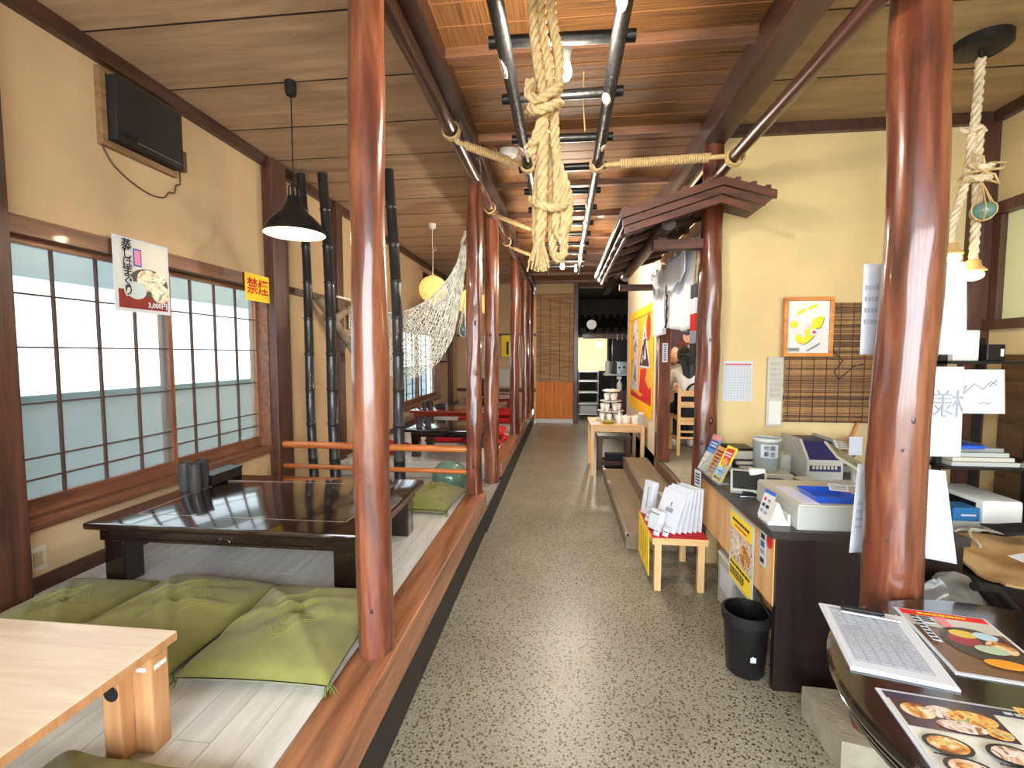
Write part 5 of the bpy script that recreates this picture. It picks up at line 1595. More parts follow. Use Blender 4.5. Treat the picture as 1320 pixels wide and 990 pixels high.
fm = [('rect', .02, .03, .98, .97, mat('menu_pale', (214, 214, 206), .2)), ('rect', .02, .90, .98, .97, mat('menu_navy', (58, 56, 78), .2)), ('lines', .52, .915, .85, .955, 1, 'paper'), ('rect', .03, .64, .46, .90, mat('menu_dark', (76, 56, 58), .2)), ('ell', .12, .80, .07, .07, 'food'), ('ell', .23, .82, .07, .06, 'food2'), ('ell', .34, .80, .10, .07, 'food3'), ('ell', .26, .70, .10, .05, 'food2'), ('ell', .40, .69, .05, .05, 'food3')]
bwl = M.setdefault('bowl_dark', mat('bowl_dark', (42, 40, 42), .2))
for j in range(3):
    for i in range(4):
        cx_, cy_ = .13 + .235 * i, .50 - .21 * j
        fm += [('ell', cx_, cy_, .095, .085, 'bowl_dark'), ('ell', cx_, cy_, .078, .066, ('food', 'food2', 'food3')[(i + j) % 3]), ('ell', cx_ - .02, cy_ + .012, .03, .024, ('food3', 'food', 'food2')[(i * 2 + j) % 3]), ('lines', cx_ - .09, cy_ - .105, cx_ + .05, cy_ - .088, 1, 'ink')]
for i, cx_ in enumerate((.58, .72, .86)):
    fm += [('rect', cx_ - .065, .66, cx_ + .065, .86, ('food3', 'food', 'food2')[i])]
onTable('menu_sheet', 'large laminated menu with a grid of dish pictures', 'menu', (.765, 1.178), (1.22, 1.105), (.71, .85), 'paper', fm)
# sheets taped round the back of the pole
for i, (x0, x1, z0, z1, lb, els, cv) in enumerate(((1.105, 1.45, 1.50, 1.835, 'white sheet taped highest behind the thick pole', [('lines', .02, .3, .2, .8, 4, 'faint')], .02), (1.165, 1.465, 1.12, 1.455, 'white sheet with faint brush writing behind the thick pole', [('lines', .70, .08, .98, .14, 1, 'faint'), ('lines', .72, .3, .9, .31, 1, 'faint')], .0), (1.12, 1.425, .745, 1.085, 'curling white sheet taped lowest behind the thick pole', [('lines', .74, .4, .95, .7, 5, 'faint'), ('lines', .04, .25, .14, .6, 4, 'faint')], .05))):
    yb0 = 1.775 + (.106 if i != 2 else .116)

    def paper(u, v):
        return Vector((u * (x1 - x0) - .03 * (1 - v) * (1 - 2 * u) * (1 if i == 2 else .2), v * (z1 - z0) + (.0 if i != 2 else -.02 * u), cv * .6 * (abs(u - .45) * 2) ** 2 * (1.2 - v)))
    o = link('taped_sheet', MB().sheet(paper, 14, 10, .0008).mesh('taped_sheet', 'paper', 180))
    o.matrix_world = frame_mtx((x0, yb0, z0), (1, 0, 0), (0, 0, 1))
    tag(o, lb, 'paper sheet', 'sheets taped behind the pole')
    if i == 1:
        te = link('lettering', text_mesh('様', .11, 'greyink'), o, False)
        te.location = (.252, .19, .002)
        te.scale.x = -1
    for e in els:
        _, ua, va, ub, vb, n, material = e
        for q in range(n):
            lm = MB()
            v0 = va + (vb - va) * (q + .3) / n
            v1 = va + (vb - va) * (q + .7) / n
            for w in range(5):
                ua_, ub_ = ua + (ub - ua) * w / 5, ua + (ub - ua) * (w + .75) / 5
                up = Vector((0, 0, .0015))
                lm.add([paper(ua_, v0) + up, paper(ub_, v0) + up, paper(ub_, v1) + up, paper(ua_, v1) + up], [(0, 1, 2, 3)])
            part('printed_line', lm, material, o, None, False)

# ------------------------------------------------------------------ rack and clutter behind the pole
t = thing('shelf_rack', 'black metal shelf rack in the corner behind the pole', 'rack', (2.2, 2.9, 0))
RX0, RX1, RY0, RY1 = 2.02, 2.50, 2.74, 3.10
for x in (RX0, RX1 - .03):
    for yy in (RY0, RY1 - .03):
        part('upright', MB().box(x, x + .03, yy, yy + .03, 0, 1.60), 'black', t)
for z in (1.465, .905, .56):
    part('shelf', MB().box(RX0, RX1 + (.12 if z == .905 else 0), RY0 - (.06 if z == .905 else 0), RY1, z - .015, z), 'black', t)
solo('white_router', MB().bbox(2.12, 2.25, 2.80, 2.87, 1.465, 1.632, .008), 'white', 'white upright router box on the top rack shelf', 'router')
t = thing('desk_phone', 'black phone base on the top rack shelf', 'phone', (2.33, 2.84, 1.465))
part('body', MB().bbox(2.28, 2.37, 2.79, 2.90, 1.465, 1.555, .006), 'black', t)
part('button', MB().bbox(2.345, 2.36, 2.785, 2.79, 1.49, 1.53, .002), 'white', t)
t = sheet('signed_board', 'white autograph board with a scribbled signature on the rack', 'board', (2.10, 2.73, 1.185), (1, 0, .0), (0, .08, 1), .235, .235, 'paper', (), .006)
sg = MB().tube([(.02, .12, .001), (.05, .15, .001), (.03, .10, .001), (.09, .16, .001), (.13, .13, .001), (.17, .17, .001), (.20, .155, .001), (.16, .145, .001), (.20, .18, .001)], .0015, 4).tube([(.11, .05, .001), (.13, .06, .001), (.15, .05, .001), (.17, .06, .001)], .0012, 4)
part('signature', sg, 'ink', t, None, False)
part('pink_edge', MB().box(.229, .236, 0, .235, -.006, .001), mat('pink_edge', (232, 186, 180), .7), t, None, False)
sheet('leaning_paper', 'pale slanting paper sheet on the top rack shelf', 'paper sheet', (2.0, 2.83, 1.47), (1, 0, 0), (-.25, .06, 1), .11, .24, 'offwhite', [('grid', .4, .04, .95, .2, 4, 2, 'greyink')])
t = thing('paper_stack', 'stack of papers in a clear bag on the rack shelf', 'papers', (2.2, 2.9, .905))
for i in range(4):
    part('paper_bundle', MB().bbox(2.07 + .01 * i, 2.40 - .02 * i, 2.70 + .008 * i, 3.0, .905 + .024 * i, .927 + .024 * i, .003), ('grey', 'offwhite', 'grey', 'clear')[i], t)
solo('blue_folder', MB().bbox(2.07, 2.22, 2.69, 2.95, .905 + .095, .905 + .112, .003), 'blue_tray', 'blue folder edge under the taped sheet on the rack shelf', 'folder')
t = thing('magazine_pile', 'loose magazines jutting from the rack shelf', 'magazines', (2.45, 2.8, .905))
for i in range(3):
    part('magazine', MB().box(2.41 + .015 * i, 2.60 + .01 * i, 2.66 + .02 * i, 2.735, .906 + .009 * i, .913 + .009 * i).xf(Matrix.Translation((0, 0, 0))), ('offwhite', 'grey', mat('grey_cover', (110, 108, 120), .5))[i], t)
t = thing('white_speaker', 'long white rounded device with cables on the lower shelf', 'device', (2.3, 2.9, .56))
part('body', MB().bbox(2.20, 2.40, 2.66, 3.02, .565, .735, .025), 'white', t, 40)
part('front_grille', MB().bbox(2.197, 2.2, 2.70, 2.98, .59, .71, .001), 'black', t)
kz = lambda u, v: .565 + .035 * (1 + mnoise.noise((u * 3, v * 3, 2))) + .02 * mnoise.noise((u * 8, v * 8, 4))
for k, P in enumerate(([(2.38, 2.665, .60), (2.39, 2.60, .575), (2.42, 2.55), (2.42, 2.47), (2.47, 2.42), (2.52, 2.36)], [(2.215, 2.665, .60), (2.20, 2.60, .585), (2.17, 2.54), (2.10, 2.525), (2.02, 2.50), (1.96, 2.42), (1.93, 2.33)], [(2.235, 2.665, .60), (2.24, 2.60, .585), (2.22, 2.54), (2.12, 2.54), (2.0, 2.53), (1.9, 2.47), (1.85, 2.38)])):
    Q = [Vector(p if len(p) == 3 else (p[0], p[1], 0)) for p in P]
    Q = [Q[0], Q[1]] + [Vector(cub(Q[2:], i / 24)) for i in range(25)]
    for q in Q[2:]:
        q.z = kz((q.x - 1.74) / .86, min(1, (q.y - 1.98) / .56)) + .016
    part('cable', MB().tube(Q, .006, 6), 'offwhite', t, 60)
t = thing('blue_carton', 'blue carton lying in front of the white device', 'carton', (2.1, 2.75, .56))
part('box', MB().bbox(2.06, 2.19, 2.66, 2.78, .62, .69, .003), mat('teal_card', (40, 104, 158), .5), t)
part('tray', MB().bbox(2.055, 2.193, 2.65, 2.86, .563, .62, .003), 'grey', t)
part('lettering', MB().box(2.10, 2.17, 2.658, 2.66, .648, .656), 'paper', t)
t = thing('side_cabinet', 'low dark cabinet behind the counter', 'cabinet', (2.35, 2.4, 0))
part('body', MB().bbox(1.72, 2.68, 2.06, 2.72, 0, .545, .005), 'counter_dark', t)
part('top', MB().bbox(1.70, 2.695, 2.04, 2.73, .545, .565, .003), 'blackm', t)
t = thing('kraft_parcel', 'crumpled kraft paper parcel with a printed label', 'parcel', (2.05, 2.2, .565))
kp = MB().sheet(lambda u, v: (1.74 + .86 * u, 1.98 + .56 * v, .565 + .035 * (1 + mnoise.noise((u * 3, v * 3, 2))) + .02 * mnoise.noise((u * 8, v * 8, 4))), 24, 18, .01)
part('wrapping', kp, 'kraft', t, 60)
lbm = sheet('tmp', 'x', 'x', (1.90, 1.99, .646), (.9, .35, 0), (-.35, .9, .12), .24, .13, 'paper', [('text', 'ON', .75, .62, .06, 'ink', .002), ('lines', .06, .1, .6, .7, 4, 'ink')])
lbm.name = 'printed_label'
mw = lbm.matrix_world.copy()
lbm.parent = t
lbm.matrix_local = Matrix.Translation(-t.location) @ mw
del lbm['label'], lbm['category']
part('dark_cloth', MB().sheet(lambda u, v: (2.06 + .3 * u, 2.36 + .14 * v, .665 + .03 * sin(u * 3.1) * sin(v * 3.1)), 10, 6, .006), 'blackm', t, 180)
t = thing('plastic_bag', 'crumpled grey plastic bag beside the thick pole', 'bag', (1.6, 2.0, 0))
part('bag', MB().sheet(lambda u, v: (1.36 + .40 * u + .03 * mnoise.noise((u * 5, v * 5, 1)), 1.885 + .15 * v + .02 * mnoise.noise((u * 4, v * 6, 3)), .01 + .60 * sin(v * pi * .55) * (1 - .35 * (2 * u - 1) ** 2) + .03 * mnoise.noise((u * 7, v * 7, 8))), 22, 22, .004), mat('grey_film', (104, 102, 98), .25, coat=.4), t, 40)
part('black_strap', MB().tube([(1.56, 1.90, .62), (1.66, 1.93, .60), (1.74, 1.95, .52), (1.80, 1.96, .44)], .018, 8), 'blackm', t, 60)
t = thing('carton_box', 'brown carton on the floor beyond the round table', 'carton', (1.85, 1.75, 0))
part('body', MB().bbox(1.46, 2.15, 1.60, 1.855, 0, .50, .004), mat('dark_carton', (98, 78, 56), .8), t)
part('tape', MB().box(1.74, 1.80, 1.598, 1.857, .50, .502), 'kraft', t)
solo('kraft_card', MB().bbox(1.66, 1.78, 1.60, 1.605, RT if False else .50, .62, .001).xf(Matrix.Translation((0, .05, 0))), 'kraft', 'small kraft card standing on the brown carton', 'card')
solo('wainscot_panel', MB().box(2.70, 2.738, 2.2, 3.2, 0, 1.5), wood('dark_wainscot', (60, 40, 26), (110, 78, 46), 'Y', .5), 'dark wainscot panel below the window', 'panel')

# rope lamp
lx, ly = 2.03, 2.62
t = thing('rope_lamp', 'twin bulb pendant lamp of thick white rope with a big knot', 'lamp', (lx, ly, 1.9))
part('ceiling_plate', MB().lathe([(.10, 2.985), (.115, 2.995), (.115, 3.036)], (lx, ly, 0), 32), 'black', t, 40)
part('hook', MB().tube([(lx, ly, 2.99), (lx, ly, 2.93)], .012, 8), 'black', t)
rpl = lambda P, r, nm='rope_length': part(nm, rope_mb(P, r), 'rope_pale', t, 60)
rpl([(lx, ly, 2.95), (lx - .005, ly, 2.75), (lx - .01, ly, 2.60)], .022)
rpl([(lx - .025, ly, 2.62), (lx - .02, ly, 2.45), (lx - .05, ly, 2.3), (lx - .085, ly, 2.15), (lx - .09, ly, 2.04)], .021)
rpl([(lx + .015, ly, 2.62), (lx + .012, ly, 2.45), (lx + .018, ly, 2.3), (lx + .022, ly, 2.15), (lx + .02, ly, 1.95)], .021)
rpl([(lx - .04, ly - .02, 2.44), (lx + .01, ly - .05, 2.41), (lx + .06, ly - .02, 2.43), (lx + .05, ly + .03, 2.40), (lx - .02, ly + .03, 2.38), (lx - .05, ly - .02, 2.37), (lx + .01, ly - .055, 2.36), (lx + .06, ly - .01, 2.38)], .019, 'knot')
for q in range(4):
    a = q * 1.7
    part('bow_loop', MB().tube([(lx + .01, ly - .05, 2.40), (lx + .08 * cos(a), ly - .06, 2.40 + .06 * sin(a)), (lx + .11 * cos(a + .35), ly - .05, 2.40 + .09 * sin(a + .35)), (lx + .06 * cos(a + .7), ly - .05, 2.40 + .05 * sin(a + .7)), (lx + .01, ly - .045, 2.39)], .006, 6), 'rope', t, 60)
part('frayed_tie', MB().tube([(lx - .05, ly - .02, 2.60), (lx, ly - .025, 2.615), (lx + .04, ly, 2.61), (lx, ly + .025, 2.6), (lx - .05, ly - .02, 2.60)], .012, 6).tube([(lx - .04, ly, 2.60), (lx - .09, ly - .01, 2.615)], .012, 6), 'rope_pale', t, 60)
for dx, z in ((-.09, 1.985), (.02, 1.90)):
    part('lampholder', MB().lathe([(.024, z + .075), (.03, z + .07), (.034, z + .045), (.052, z + .028), (.056, z + .02)], (lx + dx, ly, 0), 20), mat('woven_holder', (190, 150, 96), .8) if 'woven_holder' not in bpy.data.materials else bpy.data.materials['woven_holder'], t, 40)
    part('bulb', MB().ball((lx + dx, ly, z), .046, 18, 12, .62), 'bulb_w', t, 180)
    bulb_light((lx + dx, ly - .02, z - .06), 1.3, (1, .76, .42), .04, t)
part('glass_float', MB().ball((lx + .005, ly - .06, 2.20), .05, 18, 12, .85), 'float', t, 180)
nn = MB()
for k in range(6):
    a = k * pi / 3
    nn.tube([(lx + .005 + .053 * sin(q) * cos(a), ly - .06 + .053 * sin(q) * sin(a), 2.20 - .046 * cos(q)) for q in [i * pi / 9 for i in range(8)]] + [(lx + .01, ly - .04, 2.34)], .003, 5)
part('float_net', nn, 'rope', t)

# ================================================================== DISH TABLE
t = thing('side_table', 'plain pale wood table holding white tableware in the corridor', 'table', (.67, 6.1, 0))
DZ = .64
part('tabletop', MB().bbox(.335, 1.0, 5.74, 6.46, DZ - .02, DZ, .003), 'pine_x', t)
for (a, b, c, d) in ((.36, .98, 5.76, 5.78), (.36, .98, 6.42, 6.44), (.36, .38, 5.78, 6.42), (.96, .98, 5.78, 6.42)):
    part('apron', MB().box(a, b, c, d, DZ - .09, DZ - .02), 'pine_x', t)
for x in (.345, .945):
    for yy in (5.75, 6.405):
        part('leg', MB().bbox(x, x + .045, yy, yy + .045, 0, DZ - .02, .003), 'pine', t)
porc = mat('white_porcelain', (232, 230, 224), .2, coat=.3)
M['porc'] = porc
t = thing('dish_tower', 'tiered stack of white dishes and cups on the pale table', 'dishes', (.62, 6.1, DZ))
part('tray', MB().lathe([(.16, 0), (.19, .012), (.19, .018), (.16, .008), (.001, .008)], (.62, 6.15, DZ), 28, False), 'porc', t, 50)
for lev, (n, rad, z) in enumerate(((7, .12, .012), (6, .10, .14), (4, .06, .27))):
    for k in range(n):
        a = 2 * pi * k / n + lev
        x, yy = .62 + rad * cos(a), 6.15 + rad * sin(a)
        part('cup', MB().lathe([(.02, 0), (.034, .05), (.036, .085), (.033, .085), (.018, .006), (.001, .006)], (x, yy, DZ + z), 14, False), 'porc', t, 50)
    part('plate', MB().lathe([(.001, 0), (.12 - .02 * lev, 0), (.17 - .03 * lev, .014), (.17 - .03 * lev, .02), (.12 - .02 * lev, .008), (.001, .008)], (.62, 6.15, DZ + z + .105), 24, False), 'porc', t, 50)
part('lid', MB().lathe([(.10, 0), (.11, .012), (.02, .03), (.001, .032)], (.64, 6.15, DZ + .385), 20), 'porc', t, 50)
for i, (x, lb) in enumerate(((.785, 'white lidded pot beside the tiered dishes'), (.912, 'white lidded pot beside the squeeze bottle'))):
    t = thing('lidded_pot', lb, 'pot', (x, 5.93, DZ), 0, 'white pots on the pale table')
    part('bowl', MB().lathe([(.045, 0), (.058, .03), (.06, .075), (.056, .078), (.001, .078)], (x, 5.93, DZ), 24), 'porc', t, 50)
    part('lid', MB().lathe([(.061, .078), (.058, .092), (.012, .098), (.012, .108), (.001, .11)], (x, 5.93, DZ), 24), 'porc', t, 50)
for x, yy, lb in ((.70, 5.88, 'white squeeze bottle in front of the lidded pots'), (.955, 5.81, 'tall clear jar at the table corner')):
    t = thing('bottle', lb, 'bottle', (x, yy, DZ), 0, 'bottles on the pale table')
    part('body', MB().lathe([(.026, 0), (.03, .005), (.03, .09), (.014, .11), (.012, .125)] if x < .9 else [(.034, 0), (.036, .006), (.036, .12), (.03, .13)], (x, yy, DZ), 18), 'porc' if x < .9 else 'clear', t, 50)
    part('cap', MB().lathe([(.014, .125), (.014, .14), (.004, .165)] if x < .9 else [(.036, .13), (.036, .15), (.001, .152)], (x, yy, DZ), 14), 'white', t, 50)
t = thing('glass_bowl', 'shallow yellow green glass bowl of pickles', 'bowl', (.56, 5.86, DZ))
part('bowl', MB().lathe([(.05, 0), (.085, .035), (.088, .035), (.05, .005), (.001, .004)], (.56, 5.86, DZ), 24, False), mat('olive_glass', (170, 164, 80), .2, coat=.4), t, 50)
part('filling', MB().lathe([(.07, .022), (.03, .034), (.001, .036)], (.56, 5.86, DZ), 18, False), mat('pickles', (150, 140, 60), .6, var=.3, vscale=40), t, 60)
solo('paper_napkin', MB().box(.345, .46, 5.78, 6.0, DZ, DZ + .003), 'paper', 'white paper lying at the table edge', 'napkin')
t = thing('low_stool', 'dark red brown box frame stool under the pale table', 'stool', (.66, 6.25, 0))
part('seat', MB().bbox(.45, .89, 6.10, 6.38, .40, .44, .004), 'post', t)
for x in (.46, .82):
    for yy in (6.11, 6.31):
        part('leg', MB().bbox(x, x + .06, yy, yy + .06, .0, .40, .004), 'post', t)
for yy in (6.12, 6.33):
    part('stretcher', MB().box(.52, .82, yy, yy + .03, .05, .11), 'post', t)
solo('dark_basket', MB().bbox(.56, .80, 6.16, 6.30, 0.11, .30, .01).xf(Matrix.Translation((0, 0, -.11))), 'blackm', 'small black crate inside the box frame stool', 'crate')

# ================================================================== SIDE ROOM AND GUESTS
ch = thing('dining_chair', 'pale wooden slat back chair in the side room', 'chair', (1.48, 5.55, ZR))
cx0, cx1 = 1.285, 1.665
for x in (cx0, cx1 - .032):
    part('leg', MB().bbox(x, x + .032, 5.37, 5.402, ZR, ZR + .76, .004), 'pine', ch)
    part('leg', MB().bbox(x, x + .032, 5.74, 5.772, ZR, ZR + .40, .004), 'pine', ch)
    part('side_rail', MB().box(x + .006, x + .026, 5.402, 5.74, ZR + .17, ZR + .195), 'pine_x', ch)
part('seat', MB().bbox(cx0, cx1, 5.38, 5.79, ZR + .40, ZR + .43, .004), 'pine_x', ch)
part('seat_apron', MB().box(cx0 + .032, cx1 - .032, 5.375, 5.39, ZR + .35, ZR + .40), 'pine_x', ch)
for z in (.70, .575):
    part('back_slat', MB().bbox(cx0 + .03, cx1 - .03, 5.378, 5.396, ZR + z - .03, ZR + z + .035, .003), 'pine_x', ch)
for z in (.20, .27):
    part('stretcher', MB().box(cx0 + .03, cx1 - .03, 5.38, 5.395, ZR + z - .01, ZR + z + .012), 'pine_x', ch)
t = thing('tote_bag', 'black tote bag with looped handles on the chair', 'bag', (1.49, 5.45, ZR + .43))
part('body', MB().bbox(1.34, 1.63, 5.405, 5.485, ZR + .43, ZR + .70, .02), 'cloth_dark', t)
for dy in (5.42, 5.47):
    part('handle', MB().tube([(1.49 + .10 * cos(a), dy, ZR + .69 + .12 * sin(a)) for a in [i * pi / 12 for i in range(13)]], .008, 6), 'black', t, 60)
t = thing('dining_table', 'wooden dining table between the two guests', 'table', (1.7, 6.35, ZR))
part('tabletop', MB().bbox(1.30, 2.3, 6.02, 6.72, ZR + .66, ZR + .70, .005), 'ply_leg', t)
for x in (1.34, 2.2):
    for yy in (6.06, 6.62):
        part('leg', MB().bbox(x, x + .06, yy, yy + .06, ZR, ZR + .66, .004), 'ply_leg', t)


def skin_body(name, joints, edges, material, parent, sub=2):
    me = bpy.data.meshes.new(name)
    me.from_pydata([j[:3] for j in joints], edges, [])
    me.materials.append(M[material])
    o = link(name, me, parent)
    sk = o.modifiers.new('skin', 'SKIN')
    sk.use_smooth_shade = True
    for i, j in enumerate(joints):
        r = j[3] if isinstance(j[3], tuple) else (j[3], j[3])
        me.skin_vertices[0].data[i].radius = r
    me.skin_vertices[0].data[0].use_root = True
    ss = o.modifiers.new('smooth', 'SUBSURF')
    ss.levels = ss.render_levels = sub
    return o


def head(parent, c, s, yaw, face_m='skin'):
    # c = centre; s = half height; built facing -Y then turned
    hb = MB()
    n, m = 24, 20
    vs, fs = [], []
    for j in range(m + 1):
        th = pi * j / m
        for i in range(n):
            ph = 2 * pi * i / n
            x, y, z = sin(th) * cos(ph), sin(th) * sin(ph), cos(th)
            w = .74 * (1 - .22 * max(0, -z) ** 1.5)
            X, Y, Zz = x * w, y * .88, z
            if y < 0:
                X *= 1 - .08 * max(0, -z)
                f = -y
                Y -= .20 * math.exp(-((x / .16) ** 2 + ((z + .12) / .20) ** 2)) * f   # nose
                Y += .10 * math.exp(-(((abs(x) - .33) / .15) ** 2 + ((z - .06) / .11) ** 2)) * f  # eye sockets
                Y -= .05 * math.exp(-((x / .25) ** 2 + ((z + .50) / .09) ** 2)) * f   # lips
                Y -= .06 * math.exp(-((x / .25) ** 2 + ((z + .82) / .14) ** 2)) * f   # chin
            vs.append((X, Y, Zz))
    for j in range(m):
        for i in range(n):
            fs.append((j * n + i, (j + 1) * n + i, (j + 1) * n + (i + 1) % n, j * n + (i + 1) % n))
    mt = Matrix.Translation(c) @ Matrix.Rotation(yaw, 4, 'Z') @ Matrix.Scale(s, 4)
    hd = part('head', MB().add(vs, fs).xf(mt), face_m, parent, 180)
    for sx in (-1, 1):
        part('ear', MB().ball((0, 0, 0), 1, 10, 8).xf(mt @ Matrix.Translation((sx * .74, .06, -.05)) @ Matrix.Diagonal((.07, .14, .22, 1))), face_m, hd, 180)
        part('eye', MB().ball((0, 0, 0), 1, 10, 6).xf(mt @ Matrix.Translation((sx * .30, -.72, .06)) @ Matrix.Diagonal((.11, .05, .035, 1))), 'ink', hd, 180)
        part('eyebrow', MB().ball((0, 0, 0), 1, 10, 6).xf(mt @ Matrix.Translation((sx * .31, -.77, .22)) @ Matrix.Diagonal((.15, .04, .03, 1))), 'hair', hd, 180)
    part('mouth', MB().ball((0, 0, 0), 1, 10, 6).xf(mt @ Matrix.Translation((0, -.85, -.48)) @ Matrix.Diagonal((.17, .03, .03, 1))), mat('lips', (170, 96, 86), .5) if 'lips' not in bpy.data.materials else bpy.data.materials['lips'], hd, 180)
    return hd, mt


def hand(parent, wrist, d, up, s=1.0, material='skin'):
    # relaxed hand lying on a surface: palm and five curled fingers
    d, up = Vector(d).normalized(), Vector(up).normalized()
    side = d.cross(up).normalized()
    w = Vector(wrist)
    mb = MB()
    mb.tube([w, w + d * .03 * s, w + d * .085 * s], [.024 * s, .034 * s, .036 * s], 10)
    for k, (o, L) in enumerate(((-.028, .062), (-.010, .074), (.010, .07), (.028, .055))):
        b = w + d * .08 * s + side * o * s
        mb.tube([b, b + d * L * .4 * s + up * .008, b + d * L * .75 * s, b + d * L * .95 * s - up * .014], [.0095 * s, .009 * s, .0085 * s, .006 * s], 8)
    b = w + d * .03 * s - side * .028 * s
    mb.tube([b, b + d * .025 * s - side * .028 * s, b + d * .055 * s - side * .034 * s], [.012 * s, .0105 * s, .008 * s], 8)
    return part('hand', mb, material, parent, 60)


# woman seen from behind
wo = thing('person', 'person in a white top with long black hair seated on the pale chair', 'person', (1.48, 5.58, ZR + .43))
S = ZR + .43
J = [(1.48, 5.60, S + .10, (.16, .12)), (1.48, 5.62, S + .26, (.135, .10)), (1.475, 5.68, S + .42, (.155, .11)), (1.47, 5.72, S + .52, (.12, .085)), (1.47, 5.745, S + .58, .05),
     (1.32, 5.73, S + .49, .062), (1.27, 5.84, S + .32, .05), (1.35, 6.04, S + .30, .04),
     (1.62, 5.73, S + .49, .062), (1.68, 5.84, S + .32, .05), (1.60, 6.04, S + .30, .04)]
skin_body('torso', J, [(0, 1), (1, 2), (2, 3), (3, 4), (3, 5), (5, 6), (6, 7), (3, 8), (8, 9), (9, 10)], 'cloth_white', wo)
skin_body('trousers', [(1.48, 5.60, S + .09, (.17, .11)), (1.39, 5.70, S + .085, .085), (1.38, 5.98, S + .08, .065), (1.38, 6.0, S - .18, .05), (1.38, 5.96, ZR + .10, .042), (1.57, 5.70, S + .085, .085), (1.58, 5.98, S + .08, .065), (1.58, 6.0, S - .18, .05), (1.58, 5.96, ZR + .10, .042)],
          [(0, 1), (1, 2), (2, 3), (3, 4), (0, 5), (5, 6), (6, 7), (7, 8)], 'cloth_dark', wo)
for x in (1.38, 1.58):
    part('shoe', MB().ball((0, 0, 0), 1, 16, 10).xf(Matrix.Translation((x, 5.935, ZR + .045)) @ Matrix.Diagonal((.045, .12, .045, 1))), 'white', wo, 180)
hd, mt = head(wo, (1.462, 5.80, S + .70), .118, pi + .25)
hb = MB().ball((0, 0, 0), 1, 24, 16).xf(mt @ Matrix.Translation((0, .14, .12)) @ Matrix.Diagonal((.90, .95, .98, 1)))
hb.sheet(lambda u, v: (1.462 + (-.105 + .21 * u) * (1 - .45 * (1 - v)), 5.665 - .02 * sin(u * pi) - .075 * (1 - v), S + .36 + .36 * v), 12, 8, .03)
part('hair', hb, 'hair', wo, 180)
hand(wo, (1.37, 6.05, S + .305), (.3, 1, .0), (0, 0, 1))
hand(wo, (1.60, 6.05, S + .305), (-.3, 1, .0), (0, 0, 1))
# man facing
mn = thing('person', 'person with short black hair facing the viewer across the table', 'person', (1.60, 6.95, ZR))
S2 = ZR + .43
M['cloth_tan'] = mat('tan_shirt', (132, 116, 92), .9)
J = [(1.58, 6.98, S2 + .08, (.16, .12)), (1.58, 6.97, S2 + .26, (.14, .10)), (1.575, 6.93, S2 + .42, (.16, .11)), (1.57, 6.90, S2 + .52, (.12, .085)), (1.57, 6.88, S2 + .58, .05),
     (1.40, 6.91, S2 + .48, .062), (1.35, 6.80, S2 + .34, .05), (1.44, 6.62, S2 + .31, .04), (1.75, 6.91, S2 + .48, .062), (1.79, 6.80, S2 + .34, .05), (1.70, 6.62, S2 + .31, .04)]
skin_body('torso', J, [(0, 1), (1, 2), (2, 3), (3, 4), (3, 5), (5, 6), (6, 7), (3, 8), (8, 9), (9, 10)], 'cloth_tan', mn)
skin_body('trousers', [(1.58, 6.98, S2 + .095, (.17, .11)), (1.49, 6.86, S2 + .07, .085), (1.49, 6.60, S2 + .06, .062), (1.49, 6.62, ZR + .08, .042), (1.67, 6.86, S2 + .07, .085), (1.67, 6.60, S2 + .06, .062), (1.67, 6.62, ZR + .08, .042)],
          [(0, 1), (1, 2), (2, 3), (0, 4), (4, 5), (5, 6)], 'cloth_dark', mn)
for x in (1.49, 1.67):
    part('shoe', MB().ball((0, 0, 0), 1, 16, 10).xf(Matrix.Translation((x, 6.58, ZR + .045)) @ Matrix.Diagonal((.045, .12, .045, 1))), 'black', mn, 180)
hd, mt = head(mn, (1.565, 6.85, S2 + .70), .118, .35)
part('hair', MB().ball((0, 0, 0), 1, 24, 16).xf(mt @ Matrix.Translation((0, .20, .26)) @ Matrix.Diagonal((.80, .84, .80, 1))), 'hair', mn, 180)
hand(mn, (1.46, 6.60, S2 + .315), (.3, -1, 0), (0, 0, 1))
hand(mn, (1.68, 6.60, S2 + .315), (-.3, -1, 0), (0, 0, 1))
t = thing('dining_bench', 'dark wooden bench seat under the facing guest', 'bench', (1.6, 7.05, ZR))
part('seat', MB().bbox(1.25, 2.2, 6.78, 7.2, ZR + .38, ZR + .43, .005), 'post', t)
for x in (1.28, 2.1):
    part('leg', MB().box(x, x + .06, 6.95, 7.1, ZR, ZR + .38), 'post', t)
sheet('dark_poster', 'dark red poster with a portrait on the side room wall', 'poster', (1.42, 7.59, 1.42), (1, 0, 0), (0, 0, 1), .72, .58, mat('deep_red_print', (70, 22, 24), .5),
      [('poly', [(.1, .5), (.4, .95), (.3, .98), (.02, .65)], 'maroon'), ('poly', [(.5, .2), (.58, .5), (.85, .5), (.95, .2)], 'maroon'), ('ell', .72, .62, .10, .16, 'skin'), ('ell', .72, .74, .11, .09, 'hair'), ('rect', .05, .02, .95, .16, 'paper'), ('lines', .1, .04, .9, .14, 1, 'ink')])
bulb_light((2.0, 6.0, 2.5), 70, (1, .9, .78), .1, None, 'added_room_light')  # light added to brighten the side room, hidden from the camera
t = thing('added_globe', 'added white globe lamp brightening the side room', 'lamp', (2.0, 6.0, 2.6))  # invented globe fitting to go with the added light
part('globe', MB().ball((2.0, 6.0, 2.64), .10, 18, 12), 'bulb', t, 180)
part('mount', MB().lathe([(.06, 2.72), (.06, 2.75)], (2.0, 6.0, 0)), 'white', t)

